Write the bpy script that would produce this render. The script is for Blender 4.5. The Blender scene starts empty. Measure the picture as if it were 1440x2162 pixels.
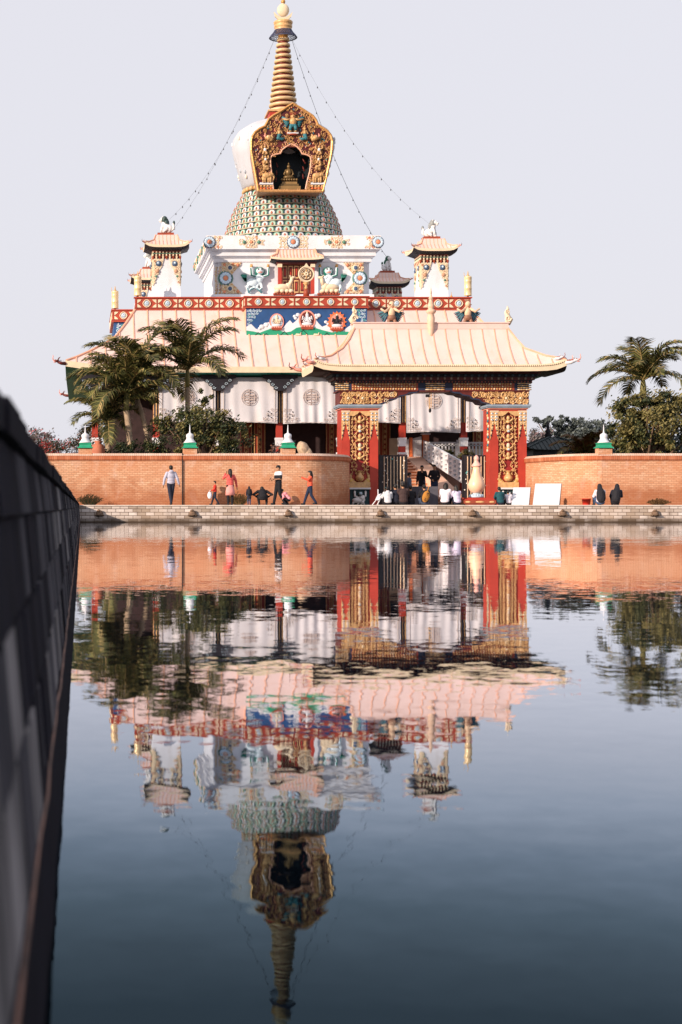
import bpy, math, random
import numpy as np
from mathutils import Vector, Matrix, Euler
from mathutils.geometry import tessellate_polygon
R = math.radians
pi = math.pi
random.seed(7)
SC = bpy.context.scene
COL = SC.collection

# ---------------------------------------------------------------- camera
F, VX, VY, HC = 3500.0, 172.0, 1071.0, 0.65      # focal length and vanishing point in photo pixels, eye height over the water (m)
cam = bpy.data.cameras.new('camera')
camo = bpy.data.objects.new('camera', cam)
COL.objects.link(camo)
camo.location = (0, 0, HC)
camo.rotation_euler = (R(90), 0, 0)
cam.sensor_fit = 'VERTICAL'
cam.sensor_height = 36.0
cam.lens = 36.0 * F / 2162.0
cam.shift_x = (720 - VX) / 2162.0
cam.shift_y = (VY - 1081) / 2162.0
cam.clip_start = 0.05
cam.clip_end = 6000
cam.dof.use_dof = True
cam.dof.focus_distance = 76
cam.dof.aperture_fstop = 6.3
SC.camera = camo

# ---------------------------------------------------------------- sky and sun
SUN_EL, SUN_AZ = R(17), R(54)       # azimuth measured from the view's back (-Y) towards the left (-X)
w = bpy.data.worlds.new('World')
SC.world = w
w.use_nodes = True
nt = w.node_tree
bg = nt.nodes['Background']
sky = nt.nodes.new('ShaderNodeTexSky')
sky.sky_type = 'NISHITA'
sky.sun_disc = False
sky.sun_elevation = SUN_EL
sky.sun_rotation = pi + SUN_AZ
sky.air_density = 1.0
sky.dust_density = 4.0
sky.ozone_density = 1.0
mx = nt.nodes.new('ShaderNodeMixRGB')
mx.inputs['Fac'].default_value = 0.88
mx.inputs['Color2'].default_value = (8.70, 8.60, 9.30, 1)     # thin bright overcast haze that whitens the whole sky
nt.links.new(sky.outputs['Color'], mx.inputs['Color1'])
nt.links.new(mx.outputs['Color'], bg.inputs['Color'])
bg.inputs['Strength'].default_value = 0.073
sd = Vector((-math.cos(SUN_EL) * math.sin(SUN_AZ), -math.cos(SUN_EL) * math.cos(SUN_AZ), math.sin(SUN_EL)))
sun = bpy.data.lights.new('sun', 'SUN')
sun.energy = 4.7
sun.angle = R(0.53)
sun.color = (1.0, 0.81, 0.64)
suno = bpy.data.objects.new('sun', sun)
COL.objects.link(suno)
suno.rotation_euler = sd.to_track_quat('Z', 'Y').to_euler()
suno.location = (-40, -40, 60)
SC.view_settings.view_transform = 'Standard'
SC.view_settings.look = 'None'
SC.view_settings.exposure = 0.45
SC.view_settings.gamma = 1.0
SC.render.engine = 'CYCLES'
SC.cycles.max_bounces = 6
SC.cycles.transparent_max_bounces = 8
SC.cycles.caustics_reflective = False
SC.cycles.caustics_refractive = False
SC.cycles.use_denoising = True

# ---------------------------------------------------------------- helpers
def X(px, D): return (px - VX) * D / F
def Z(py, D): return HC + (VY - py) * D / F

def lin(r, g, b):
    return tuple(((c / 255) / 12.92 if c / 255 <= .04045 else (((c / 255) + .055) / 1.055) ** 2.4) for c in (r, g, b)) + (1,)

MATS = {}
def M(name, col, rough=.65, metal=0., var=.18, scale=3.0, bump=0., spec=.35, dirt=None):
    """procedural paint/stone/cloth: base colour broken up by two noises, optional bump and dirt colour"""
    if name in MATS: return MATS[name]
    m = bpy.data.materials.new(name); m.use_nodes = True
    nt = m.node_tree; b = nt.nodes['Principled BSDF']
    b.inputs['Roughness'].default_value = rough
    b.inputs['Metallic'].default_value = metal
    b.inputs['Specular IOR Level'].default_value = spec
    tc = nt.nodes.new('ShaderNodeTexCoord')
    n1 = nt.nodes.new('ShaderNodeTexNoise'); n1.inputs['Scale'].default_value = scale; n1.inputs['Detail'].default_value = 5
    nt.links.new(tc.outputs['Object'], n1.inputs['Vector'])
    mr = nt.nodes.new('ShaderNodeMapRange'); mr.inputs[1].default_value = .3; mr.inputs[2].default_value = .7
    mr.inputs[3].default_value = 1 - var; mr.inputs[4].default_value = 1 + var * .6
    nt.links.new(n1.outputs['Fac'], mr.inputs[0])
    vm = nt.nodes.new('ShaderNodeVectorMath'); vm.operation = 'SCALE'
    vm.inputs[0].default_value = col[:3]
    nt.links.new(mr.outputs[0], vm.inputs['Scale'])
    out = vm.outputs[0]
    if dirt:
        n2 = nt.nodes.new('ShaderNodeTexNoise'); n2.inputs['Scale'].default_value = dirt[1]; n2.inputs['Detail'].default_value = 8
        mp = nt.nodes.new('ShaderNodeMapping'); mp.inputs['Scale'].default_value = dirt[3] if len(dirt) > 3 else (1, 1, .35)
        nt.links.new(tc.outputs['Object'], mp.inputs[0]); nt.links.new(mp.outputs[0], n2.inputs['Vector'])
        r2 = nt.nodes.new('ShaderNodeMapRange'); r2.inputs[1].default_value = .52; r2.inputs[2].default_value = .72
        r2.inputs[4].default_value = dirt[2]
        nt.links.new(n2.outputs['Fac'], r2.inputs[0])
        mi = nt.nodes.new('ShaderNodeMixRGB'); nt.links.new(r2.outputs[0], mi.inputs['Fac'])
        nt.links.new(out, mi.inputs['Color1']); mi.inputs['Color2'].default_value = dirt[0]
        out = mi.outputs[0]
    nt.links.new(out, b.inputs['Base Color'])
    if bump:
        bp = nt.nodes.new('ShaderNodeBump'); bp.inputs['Strength'].default_value = .6; bp.inputs['Distance'].default_value = bump
        n3 = nt.nodes.new('ShaderNodeTexNoise'); n3.inputs['Scale'].default_value = scale * 6; n3.inputs['Detail'].default_value = 4
        nt.links.new(tc.outputs['Object'], n3.inputs['Vector'])
        nt.links.new(n3.outputs['Fac'], bp.inputs['Height']); nt.links.new(bp.outputs[0], b.inputs['Normal'])
    MATS[name] = m
    return m

def brick_mat(name, c1, c2, mortar, bw, rh, ms, stain, stain2, bump=.012, off=.5, samt=.8, fade=None):
    m = bpy.data.materials.new(name); m.use_nodes = True
    nt = m.node_tree; b = nt.nodes['Principled BSDF']; L = nt.links.new
    b.inputs['Roughness'].default_value = .85; b.inputs['Specular IOR Level'].default_value = .2
    tc = nt.nodes.new('ShaderNodeTexCoord')
    br = nt.nodes.new('ShaderNodeTexBrick'); br.offset = off
    br.inputs['Scale'].default_value = 1; br.inputs['Brick Width'].default_value = bw; br.inputs['Row Height'].default_value = rh
    br.inputs['Mortar Size'].default_value = ms; br.inputs['Mortar Smooth'].default_value = .2; br.inputs['Bias'].default_value = 0
    br.inputs['Color1'].default_value = c1; br.inputs['Color2'].default_value = c2; br.inputs['Mortar'].default_value = mortar
    L(tc.outputs['UV'], br.inputs['Vector'])
    def noise(sc, lo, hi, mp=(1, 1, 1), det=6):
        p = nt.nodes.new('ShaderNodeMapping'); p.inputs['Scale'].default_value = mp
        n = nt.nodes.new('ShaderNodeTexNoise'); n.inputs['Scale'].default_value = sc; n.inputs['Detail'].default_value = det
        L(tc.outputs['UV'], p.inputs[0]); L(p.outputs[0], n.inputs['Vector'])
        r = nt.nodes.new('ShaderNodeMapRange'); r.inputs[1].default_value = lo; r.inputs[2].default_value = hi
        L(n.outputs['Fac'], r.inputs[0]); return r
    out = br.outputs['Color']
    for sc, lo, hi, mp, colr, amt in ((.5, .45, .75, (1, .9, 1), stain, samt), (2.2, .55, .78, (1, .6, 1), stain2, .55), (9, .6, .75, (1, 1, 1), stain, .5)):
        r = noise(sc, lo, hi, mp); r.inputs[4].default_value = amt
        mi = nt.nodes.new('ShaderNodeMixRGB'); L(r.outputs[0], mi.inputs['Fac']); L(out, mi.inputs['Color1']); mi.inputs['Color2'].default_value = colr
        out = mi.outputs[0]
    if fade:     # rising damp: a stained band near a height (v in metres)
        sp = nt.nodes.new('ShaderNodeSeparateXYZ'); L(tc.outputs['UV'], sp.inputs[0])
        a = noise(1.3, .3, .7); ad = nt.nodes.new('ShaderNodeMath'); ad.operation = 'MULTIPLY_ADD'
        L(a.outputs[0], ad.inputs[0]); ad.inputs[1].default_value = -fade[3]; L(sp.outputs['Y'], ad.inputs[2])
        r = nt.nodes.new('ShaderNodeMapRange'); r.inputs[1].default_value = fade[0]; r.inputs[2].default_value = fade[1]; r.inputs[3].default_value = fade[4] if len(fade) > 4 else .8; r.inputs[4].default_value = 0
        L(ad.outputs[0], r.inputs[0])
        mi = nt.nodes.new('ShaderNodeMixRGB'); L(r.outputs[0], mi.inputs['Fac']); L(out, mi.inputs['Color1']); mi.inputs['Color2'].default_value = fade[2]
        out = mi.outputs[0]
    L(out, b.inputs['Base Color'])
    bp = nt.nodes.new('ShaderNodeBump'); bp.inputs['Strength'].default_value = .7; bp.inputs['Distance'].default_value = bump; bp.invert = True
    L(br.outputs['Fac'], bp.inputs['Height']); L(bp.outputs[0], b.inputs['Normal'])
    return m

class MB:
    """collects shapes into one mesh"""
    def __init__(s): s.v = []; s.f = []; s.m = []; s.uv = []; s.sm = []
    def add(s, vs, fs, mat=0, smooth=False, uvs=None):
        o = len(s.v); s.v += [tuple(v) for v in vs]
        for i, f in enumerate(fs):
            s.f.append([o + k for k in f]); s.m.append(mat); s.sm.append(smooth)
            s.uv += (uvs[i] if uvs else [(0, 0)] * len(f))
        return s
    def box(s, x0, x1, y0, y1, z0, z1, mat=0, uv=False):
        v = [(x0,y0,z0),(x1,y0,z0),(x1,y1,z0),(x0,y1,z0),(x0,y0,z1),(x1,y0,z1),(x1,y1,z1),(x0,y1,z1)]
        f = [(0,1,5,4),(1,2,6,5),(2,3,7,6),(3,0,4,7),(4,5,6,7),(3,2,1,0)]
        u = None
        if uv:
            u = []
            for k, fc in enumerate(f):
                u.append([((v[i][0], v[i][2]) if k in (0, 2) else (v[i][1] + x0, v[i][2]) if k in (1, 3) else (v[i][0], v[i][1])) for i in fc])
        return s.add(v, f, mat, False, u)
    def obox(s, c, sx, sy, sz, rot, mat=0):
        v = [Vector(c) + rot @ Vector((a * sx / 2, b * sy / 2, d * sz / 2)) for a, b, d in
             ((-1,-1,-1),(1,-1,-1),(1,1,-1),(-1,1,-1),(-1,-1,1),(1,-1,1),(1,1,1),(-1,1,1))]
        return s.add(v, [(0,1,5,4),(1,2,6,5),(2,3,7,6),(3,0,4,7),(4,5,6,7),(3,2,1,0)], mat)
    def prism(s, pts, y0, y1, mat=0, smooth=False):
        """outline in x,z (any winding), extruded from y0 (towards the camera) to y1"""
        a = sum(pts[i][0] * pts[(i + 1) % len(pts)][1] - pts[(i + 1) % len(pts)][0] * pts[i][1] for i in range(len(pts)))
        if a < 0: pts = pts[::-1]
        n = len(pts)
        v = [(p[0], y0, p[1]) for p in pts] + [(p[0], y1, p[1]) for p in pts]
        tri = tessellate_polygon([[Vector((p[0], p[1], 0)) for p in pts]])
        fs = []
        for t in tri:
            A, B, C = [Vector(pts[i]) for i in t]
            if (B - A).cross(C - A) < 0: t = t[::-1]
            fs.append(tuple(t)); fs.append(tuple(n + i for i in reversed(t)))
        fs += [(i, n + i, n + (i + 1) % n, (i + 1) % n) for i in range(n)]
        return s.add(v, fs, mat, smooth)
    def plate(s, outer, holes, y0, y1, mat=0, edge=None):
        """flat plate with holes in x,z"""
        loops = [outer] + holes
        tri = tessellate_polygon([[Vector((p[0], p[1], 0)) for p in l] for l in loops])
        allp = [p for l in loops for p in l]; n = len(allp)
        v = [(p[0], y0, p[1]) for p in allp] + [(p[0], y1, p[1]) for p in allp]
        fs = []
        for t in tri:
            A, B, C = [Vector(allp[i]) for i in t]
            if (B - A).cross(C - A) < 0: t = t[::-1]
            fs.append(tuple(t)); fs.append(tuple(n + i for i in reversed(t)))
        s.add(v, fs, mat)
        k = 0
        for l in loops:
            m = len(l)
            vv = [(p[0], y0, p[1]) for p in l] + [(p[0], y1, p[1]) for p in l]
            s.add(vv, [(i, m + i, m + (i + 1) % m, (i + 1) % m) for i in range(m)], mat if edge is None else edge)
        return s
    def lathe(s, c, prof, n=16, mat=0, smooth=True, rot=0., sx=1., sy=1., cap=True):
        vs = []; fs = []
        for r, z in prof:
            for k in range(n):
                a = rot + 2 * pi * k / n
                vs.append((c[0] + r * sx * math.cos(a), c[1] + r * sy * math.sin(a), c[2] + z))
        for j in range(len(prof) - 1):
            for k in range(n):
                a = j * n + k; b = j * n + (k + 1) % n
                fs.append((a, b, b + n, a + n))
        if cap:
            fs.append(tuple(range(n))[::-1]); fs.append(tuple((len(prof) - 1) * n + k for k in range(n)))
        return s.add(vs, fs, mat, smooth)
    def tube(s, pts, rad, n=6, mat=0, smooth=True, cap=True, flat=1.0):
        pts = [Vector(p) for p in pts]
        if not hasattr(rad, '__len__'): rad = [rad] * len(pts)
        vs = []; fs = []; up = None
        for i, p in enumerate(pts):
            t = (pts[min(i + 1, len(pts) - 1)] - pts[max(i - 1, 0)])
            if t.length < 1e-9: t = Vector((0, 0, 1))
            t.normalize()
            if up is None:
                up = t.orthogonal().normalized() if abs(t.y) > .99 else (Vector((0, 1, 0)) - t * t.y).normalized()
            else:
                up = (up - t * up.dot(t)); up = up.normalized() if up.length > 1e-6 else t.orthogonal().normalized()
            sd_ = t.cross(up)
            for k in range(n):
                a = 2 * pi * k / n
                vs.append(p + up * (rad[i] * flat * math.cos(a)) + sd_ * (rad[i] * math.sin(a)))
        for j in range(len(pts) - 1):
            for k in range(n):
                a = j * n + k; b = j * n + (k + 1) % n
                fs.append((a, b, b + n, a + n))
        if cap:
            fs.append(tuple(range(n))[::-1]); fs.append(tuple((len(pts) - 1) * n + k for k in range(n)))
        return s.add(vs, fs, mat, smooth)
    def cyl(s, p0, p1, r0, r1=None, n=12, mat=0, smooth=True):
        return s.tube([p0, p1], [r0, r0 if r1 is None else r1], n, mat, smooth)
    def ball(s, c, r, seg=8, rings=6, mat=0, rot=None, smooth=True):
        if not hasattr(r, '__len__'): r = (r, r, r)
        c = Vector(c); vs = []; fs = []
        def tr(p):
            p = Vector((p[0] * r[0], p[1] * r[1], p[2] * r[2]))
            return c + (rot @ p if rot is not None else p)
        vs.append(tr((0, 0, -1)))
        for j in range(1, rings):
            t = pi * j / rings
            for k in range(seg):
                a = 2 * pi * k / seg
                vs.append(tr((math.sin(t) * math.cos(a), math.sin(t) * math.sin(a), -math.cos(t))))
        vs.append(tr((0, 0, 1)))
        for k in range(seg):
            fs.append((0, 1 + (k + 1) % seg, 1 + k))
            fs.append((len(vs) - 1, 1 + (rings - 2) * seg + k, 1 + (rings - 2) * seg + (k + 1) % seg))
        for j in range(rings - 2):
            for k in range(seg):
                a = 1 + j * seg + k; b = 1 + j * seg + (k + 1) % seg
                fs.append((a, b, b + seg, a + seg))
        return s.add(vs, fs, mat, smooth)
    def limb(s, pts, rad, n=8, mat=0):
        """rounded tapered chain"""
        s.tube(pts, rad, n, mat)
        if not hasattr(rad, '__len__'): rad = [rad] * len(pts)
        for p, r in zip(pts, rad): s.ball(p, r, n, 6, mat)
        return s
    def build(s, name, mats, parent=None, local=False, remesh=0, smooth_it=0):
        me = bpy.data.meshes.new(name)
        off = Vector((0, 0, 0)) if (local or parent is None) else ORG.get(parent.name, Vector((0, 0, 0)))
        me.from_pydata([(v[0] - off[0], v[1] - off[1], v[2] - off[2]) for v in s.v], [], s.f)
        if not isinstance(mats, (list, tuple)): mats = [mats]
        for m in mats: me.materials.append(m)
        me.polygons.foreach_set('material_index', s.m)
        me.polygons.foreach_set('use_smooth', s.sm)
        if any(u != (0, 0) for u in s.uv[:4000]):
            ul = me.uv_layers.new(name='UVMap')
            ul.data.foreach_set('uv', [c for u in s.uv for c in u])
        me.update()
        o = bpy.data.objects.new(name, me); COL.objects.link(o)
        if remesh:
            md = o.modifiers.new('r', 'REMESH'); md.mode = 'VOXEL'; md.voxel_size = remesh; md.use_smooth_shade = True
            if smooth_it:
                m2 = o.modifiers.new('s', 'SMOOTH'); m2.iterations = smooth_it; m2.factor = .5
            dg = bpy.context.evaluated_depsgraph_get(); dg.update()
            nm = bpy.data.meshes.new_from_object(o.evaluated_get(dg))
            o.modifiers.clear(); o.data = nm; bpy.data.meshes.remove(me); nm.name = name
            if not nm.materials:
                for m in mats: nm.materials.append(m)
            nm.polygons.foreach_set('use_smooth', [True] * len(nm.polygons))
        if parent:
            o.parent = parent; ORG[o.name] = off
        return o

ORG = {}
def thing(name, label, cat, loc=(0, 0, 0), rz=0, group=None):
    o = bpy.data.objects.new(name, None); COL.objects.link(o)
    o.empty_display_size = .3
    o.location = loc; o.rotation_euler = (0, 0, rz)
    o['label'] = label; o['category'] = cat
    if group: o['group'] = group
    ORG[o.name] = Vector(loc)
    return o
def tag(o, label, cat, group=None):
    o['label'] = label; o['category'] = cat
    if group: o['group'] = group
    return o
def struct(name, mb, m, kind='structure'):
    o = mb.build(name, m); o['kind'] = kind; return o
def copy_tree(o, parent=None):
    c = o.copy(); COL.objects.link(c)
    if parent: c.parent = parent
    for ch in list(o.children): copy_tree(ch, c)
    return c

def arc(cx, cz, r, a0, a1, n):
    return [(cx + r * math.cos(R(a0 + (a1 - a0) * i / n)), cz + r * math.sin(R(a0 + (a1 - a0) * i / n))) for i in range(n + 1)]

def mat_quick(): pass
white = M('white_paint', (.66, .675, .73, 1), .6, var=.08, scale=1.2, dirt=((.50, .47, .45, 1), 1.8, .45, (1, 1, .22)))
gold = M('gold_paint', (.62, .38, .17, 1), .42, .0, .25, 9, spec=.5, dirt=((.30, .15, .06, 1), 3, .5, (1, 1, 1)))
goldd = M('deep_gold', (.62, .33, .10, 1), .38, .35, .3, 10)
cream = M('cream_paint', (.70, .58, .42, 1), .5, var=.1)
peach = M('peach_roof', (.72, .535, .495, 1), .5, var=.08, scale=.8, dirt=((.66, .42, .32, 1), 1.5, .42, (1.6, 1, .16)))
peachrib = M('peach_rib', (.74, .40, .27, 1), .5, var=.14)
red = M('temple_red', (.40, .042, .026, 1), .5, var=.16, scale=1.5, dirt=((.3, .04, .03, 1), 1.1, .5))
brown = M('brown_red', (.30, .06, .03, 1), .5, var=.2)
maroon = M('maroon', (.12, .018, .015, 1), .5, var=.3)
dark = M('dark_timber', (.016, .014, .022, 1), .6, var=.3)
darkb = M('dark_blue', (.02, .03, .07, 1), .6, var=.2)
green = M('eave_green', (.02, .30, .24, 1), .45, var=.3, scale=1.2)
jade = M('jade_green', (.02, .30, .17, 1), .5, var=.15)
blue = M('mural_blue', (.02, .075, .22, 1), .6, var=.15)
teal = M('teal', (.03, .16, .20, 1), .55, var=.2)
turq = M('turquoise', (.12, .42, .42, 1), .5, var=.2)
skyb = M('pale_blue', (.45, .58, .70, 1), .6, var=.12)
pink = M('pink_paint', (.74, .30, .24, 1), .55, var=.12)
orange = M('orange_red', (.72, .18, .06, 1), .5, var=.12)
gemg = M('gem_green', (.09, .22, .16, 1), .45, var=.3)
gemo = M('gem_orange', (.58, .22, .12, 1), .45, var=.3)
gemb = M('gem_blue', (.06, .10, .18, 1), .45, var=.3)
black = M('black', (.010, .010, .014, 1), .55, var=.2)
greyb = M('capital_grey_blue', (.26, .33, .42, 1), .6, var=.15)
# ================================================================ SETTING
GZ = 0.75          # terrace level
# ---- water
def water_mat():
    m = bpy.data.materials.new('water'); m.use_nodes = True
    nt = m.node_tree; L = nt.links.new
    for n in list(nt.nodes): nt.nodes.remove(n)
    out = nt.nodes.new('ShaderNodeOutputMaterial')
    geo = nt.nodes.new('ShaderNodeNewGeometry')
    def ripple(scale, amp, mp):
        p = nt.nodes.new('ShaderNodeMapping'); p.inputs['Scale'].default_value = mp
        L(geo.outputs['Position'], p.inputs[0])
        n = nt.nodes.new('ShaderNodeTexNoise'); n.inputs['Scale'].default_value = scale; n.inputs['Detail'].default_value = 2.0
        L(p.outputs[0], n.inputs['Vector'])
        a = nt.nodes.new('ShaderNodeVectorMath'); a.operation = 'SUBTRACT'; a.inputs[1].default_value = (.5, .5, .5)
        L(n.outputs['Color'], a.inputs[0])
        b = nt.nodes.new('ShaderNodeVectorMath'); b.operation = 'MULTIPLY'; b.inputs[1].default_value = (amp[0], amp[1], 0)
        L(a.outputs[0], b.inputs[0]); return b.outputs[0]
    a = ripple(7.0, (.010, .0150), (1.0, 1.3, 1)); b = ripple(26.0, (.009, .0075), (1, 1.2, 1)); c = ripple(1.3, (.005, .0070), (1, 1, 1))
    s1 = nt.nodes.new('ShaderNodeVectorMath'); L(a, s1.inputs[0]); L(b, s1.inputs[1])
    pm = nt.nodes.new('ShaderNodeMapping'); pm.inputs['Scale'].default_value = (1, 2.2, 1); L(geo.outputs['Position'], pm.inputs[0])
    pn = nt.nodes.new('ShaderNodeTexNoise'); pn.inputs['Scale'].default_value = .22; pn.inputs['Detail'].default_value = 3; L(pm.outputs[0], pn.inputs['Vector'])
    pr = nt.nodes.new('ShaderNodeMapRange'); pr.inputs[1].default_value = .35; pr.inputs[2].default_value = .65; pr.inputs[3].default_value = .55; pr.inputs[4].default_value = 1.5
    L(pn.outputs['Fac'], pr.inputs[0])
    s2 = nt.nodes.new('ShaderNodeVectorMath'); L(s1.outputs[0], s2.inputs[0]); L(c, s2.inputs[1])
    sc_ = nt.nodes.new('ShaderNodeVectorMath'); sc_.operation = 'SCALE'; L(s2.outputs[0], sc_.inputs[0]); L(pr.outputs[0], sc_.inputs['Scale'])
    s3 = nt.nodes.new('ShaderNodeVectorMath'); L(sc_.outputs[0], s3.inputs[0]); s3.inputs[1].default_value = (0, 0, 1)
    nn = nt.nodes.new('ShaderNodeVectorMath'); nn.operation = 'NORMALIZE'; L(s3.outputs[0], nn.inputs[0])
    dt = nt.nodes.new('ShaderNodeVectorMath'); dt.operation = 'DOT_PRODUCT'
    L(geo.outputs['Incoming'], dt.inputs[0]); L(nn.outputs[0], dt.inputs[1])
    cr = nt.nodes.new('ShaderNodeValToRGB'); e = cr.color_ramp.elements
    st = [(0, .97, .98, 1), (.035, .93, .92, .95), (.065, .83, .84, .88), (.10, .68, .71, .77), (.137, .49, .53, .59), (.17, .325, .385, .455), (.20, .175, .230, .285), (.23, .090, .130, .160), (.26, .053, .078, .096), (.285, .033, .051, .064), (.33, .027, .042, .052), (1, .02, .03, .04)]
    e[0].position, e[1].position = 0, 1
    e[0].color = st[0][1:] + (1,); e[1].color = st[-1][1:] + (1,)
    for q in st[1:-1]:
        k = e.new(q[0]); k.color = q[1:] + (1,)
    L(dt.outputs['Value'], cr.inputs['Fac'])
    gl = nt.nodes.new('ShaderNodeBsdfGlossy'); gl.inputs['Roughness'].default_value = .006
    L(cr.outputs['Color'], gl.inputs['Color']); L(nn.outputs[0], gl.inputs['Normal'])
    df = nt.nodes.new('ShaderNodeBsdfDiffuse'); df.inputs['Color'].default_value = (.002, .0035, .0055, 1)
    mx = nt.nodes.new('ShaderNodeAddShader'); L(df.outputs[0], mx.inputs[0]); L(gl.outputs[0], mx.inputs[1])
    L(mx.outputs[0], out.inputs['Surface'])
    return m
wm = MB(); wm.add([(-.2, -30, 0), (160, -30, 0), (160, 71.8, 0), (-.2, 71.8, 0)], [(0, 1, 2, 3)])
struct('water', wm, water_mat())

# ---- ground
gm = MB()
def quad(mb, x0, x1, y0, y1, z, mat=0):
    mb.add([(x0, y0, z), (x1, y0, z), (x1, y1, z), (x0, y1, z)], [(0, 1, 2, 3)], mat, False, [[(x0, y0), (x1, y0), (x1, y1), (x0, y1)]])
for a in ((-3000, -.5, -3000, 4000), (-.5, 160, 75.2, 4000), (160, 3000, -3000, 4000), (-.5, 160, -3000, -30)): quad(gm, *a, GZ - .05)
struct('ground', gm, M('ground_soil', (.13, .11, .06, 1), .95, var=.5, scale=.5))
pv = MB(); pv.box(-.5, 160, 71.75, 75.3, .0, GZ - .003, 0)
struct('pavement', pv, M('paving', (.42, .36, .30, 1), .85, var=.2, scale=2))

# ---- far retaining wall of the pond
stone = brick_mat('pond_stone', (.70, .63, .60, 1), (.35, .28, .23, 1), (.09, .055, .04, 1), .37, .145, .010,
                  (.46, .33, .23, 1), (.12, .075, .05, 1), .02, samt=.6, fade=(-.02, .22, (.07, .045, .028, 1), .12, .95))
stonetop = M('pond_coping', (.62, .55, .50, 1), .8, var=.25, scale=2.5)
rw = thing('retaining_wall', 'low pale stone block wall along the far edge of the pond', 'wall', (0, 71.4, 0))
b = MB(); b.box(-.6, 150, 71.46, 71.74, 0.155, GZ - .05, 0, True); b.build('wall', stone, rw)
b = MB(); b.box(-.6, 150, 71.36, 71.90, -.3, 0.15, 0, True); b.build('footing', stone, rw)
b = MB(); b.box(-.6, 150, 71.42, 71.90, GZ - .05, GZ, 0, True); b.build('coping', stonetop, rw)
sp = M('spout_stone', (.17, .11, .075, 1), .9, var=.4, scale=8)
for i, px in enumerate((210, 407, 610, 805, 1000, 1190, 1385)):
    x = X(px, 71.3); b = MB()
    b.ball((x, 71.40, .40), (.15, .13, .13), 9, 7); b.ball((x, 71.34, .33), (.17, .12, .07), 9, 6); b.box(x - .2, x + .2, 71.38, 71.47, .27, .33)
    b.ball((x - .03, 71.33, .50), (.08, .07, .06), 8, 6)
    for k in range(5): b.ball((x - .14 + .07 * k, 71.3, .31 + .03 * (k % 2)), (.04, .04, .04), 6, 5)
    b.build('spout', sp, rw)

# ---- near left wall of the pond: battered block courses seen at a glancing angle
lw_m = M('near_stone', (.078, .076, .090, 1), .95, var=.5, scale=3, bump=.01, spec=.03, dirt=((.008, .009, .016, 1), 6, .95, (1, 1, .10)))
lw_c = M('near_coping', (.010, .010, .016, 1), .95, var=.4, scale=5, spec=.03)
lw_l = M('ledge_glint', (.15, .075, .055, 1), .8, var=.7, scale=6)  # orange strip colour stands in for light caught on the footing's top edge
lw = thing('side_retaining_wall', 'dark shaded stone block wall running back along the left edge of the pond', 'wall', (-.1, 0, 0))
rnd = random.Random(3)
b = MB()
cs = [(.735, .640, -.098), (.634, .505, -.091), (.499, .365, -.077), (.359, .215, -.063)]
for ci, (zt, zb, xf) in enumerate(cs):
    y = -3 + ci * .13
    while y < 71.3:
        l = rnd.uniform(.12, .42) if y < 40 else 1.2
        dx = rnd.uniform(-.003, .003) * (1 if y < 12 else .6)
        mi_ = rnd.choice((0, 0, 1, 2, 0, 1))
        b.add([(xf + dx + .006, y, zb), (xf + dx + .006, y + l - .012, zb), (xf + dx - .006, y + l - .012, zt), (xf + dx - .006, y, zt),
               (-.3, y, zb), (-.3, y + l - .012, zb), (-.3, y + l - .012, zt), (-.3, y, zt)],
              [(0, 1, 2, 3), (3, 2, 6, 7), (1, 0, 4, 5), (0, 3, 7, 4), (2, 1, 5, 6)], mi_)
        y += l
b.box(-.3, -.115, -3, 71.4, .0, .7)
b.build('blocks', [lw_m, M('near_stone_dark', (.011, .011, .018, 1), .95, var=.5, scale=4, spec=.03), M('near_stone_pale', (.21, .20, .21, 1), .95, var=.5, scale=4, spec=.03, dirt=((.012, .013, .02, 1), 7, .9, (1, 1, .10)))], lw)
b = MB(); y = -3
while y < 71.3:
    l = rnd.uniform(.3, .9); t = rnd.uniform(-.004, .004)
    b.box(-.5, -.090 + t, y, y + l - .01, .742, .784 + t); y += l
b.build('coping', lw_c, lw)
b = MB(); ys = np.linspace(-3, 71.4, 240)
xs = [-.036 + rnd.uniform(-.0025, .0025) for _ in ys]
for i in range(len(ys) - 1):
    y0, y1, xa, xb = ys[i], ys[i + 1], xs[i], xs[i + 1]
    b.add([(xa, y0, -.2), (xb, y1, -.2), (xb - .016, y1, .196), (xa - .016, y0, .196)], [(0, 1, 2, 3)], 0)
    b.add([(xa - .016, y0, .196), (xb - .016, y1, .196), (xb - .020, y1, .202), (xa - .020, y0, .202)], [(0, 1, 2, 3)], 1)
    b.add([(xa - .020, y0, .202), (xb - .020, y1, .202), (-.07, y1, .209), (-.07, y0, .209)], [(0, 1, 2, 3)], 0)
b.build('footing', [lw_c, lw_l], lw)

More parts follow.
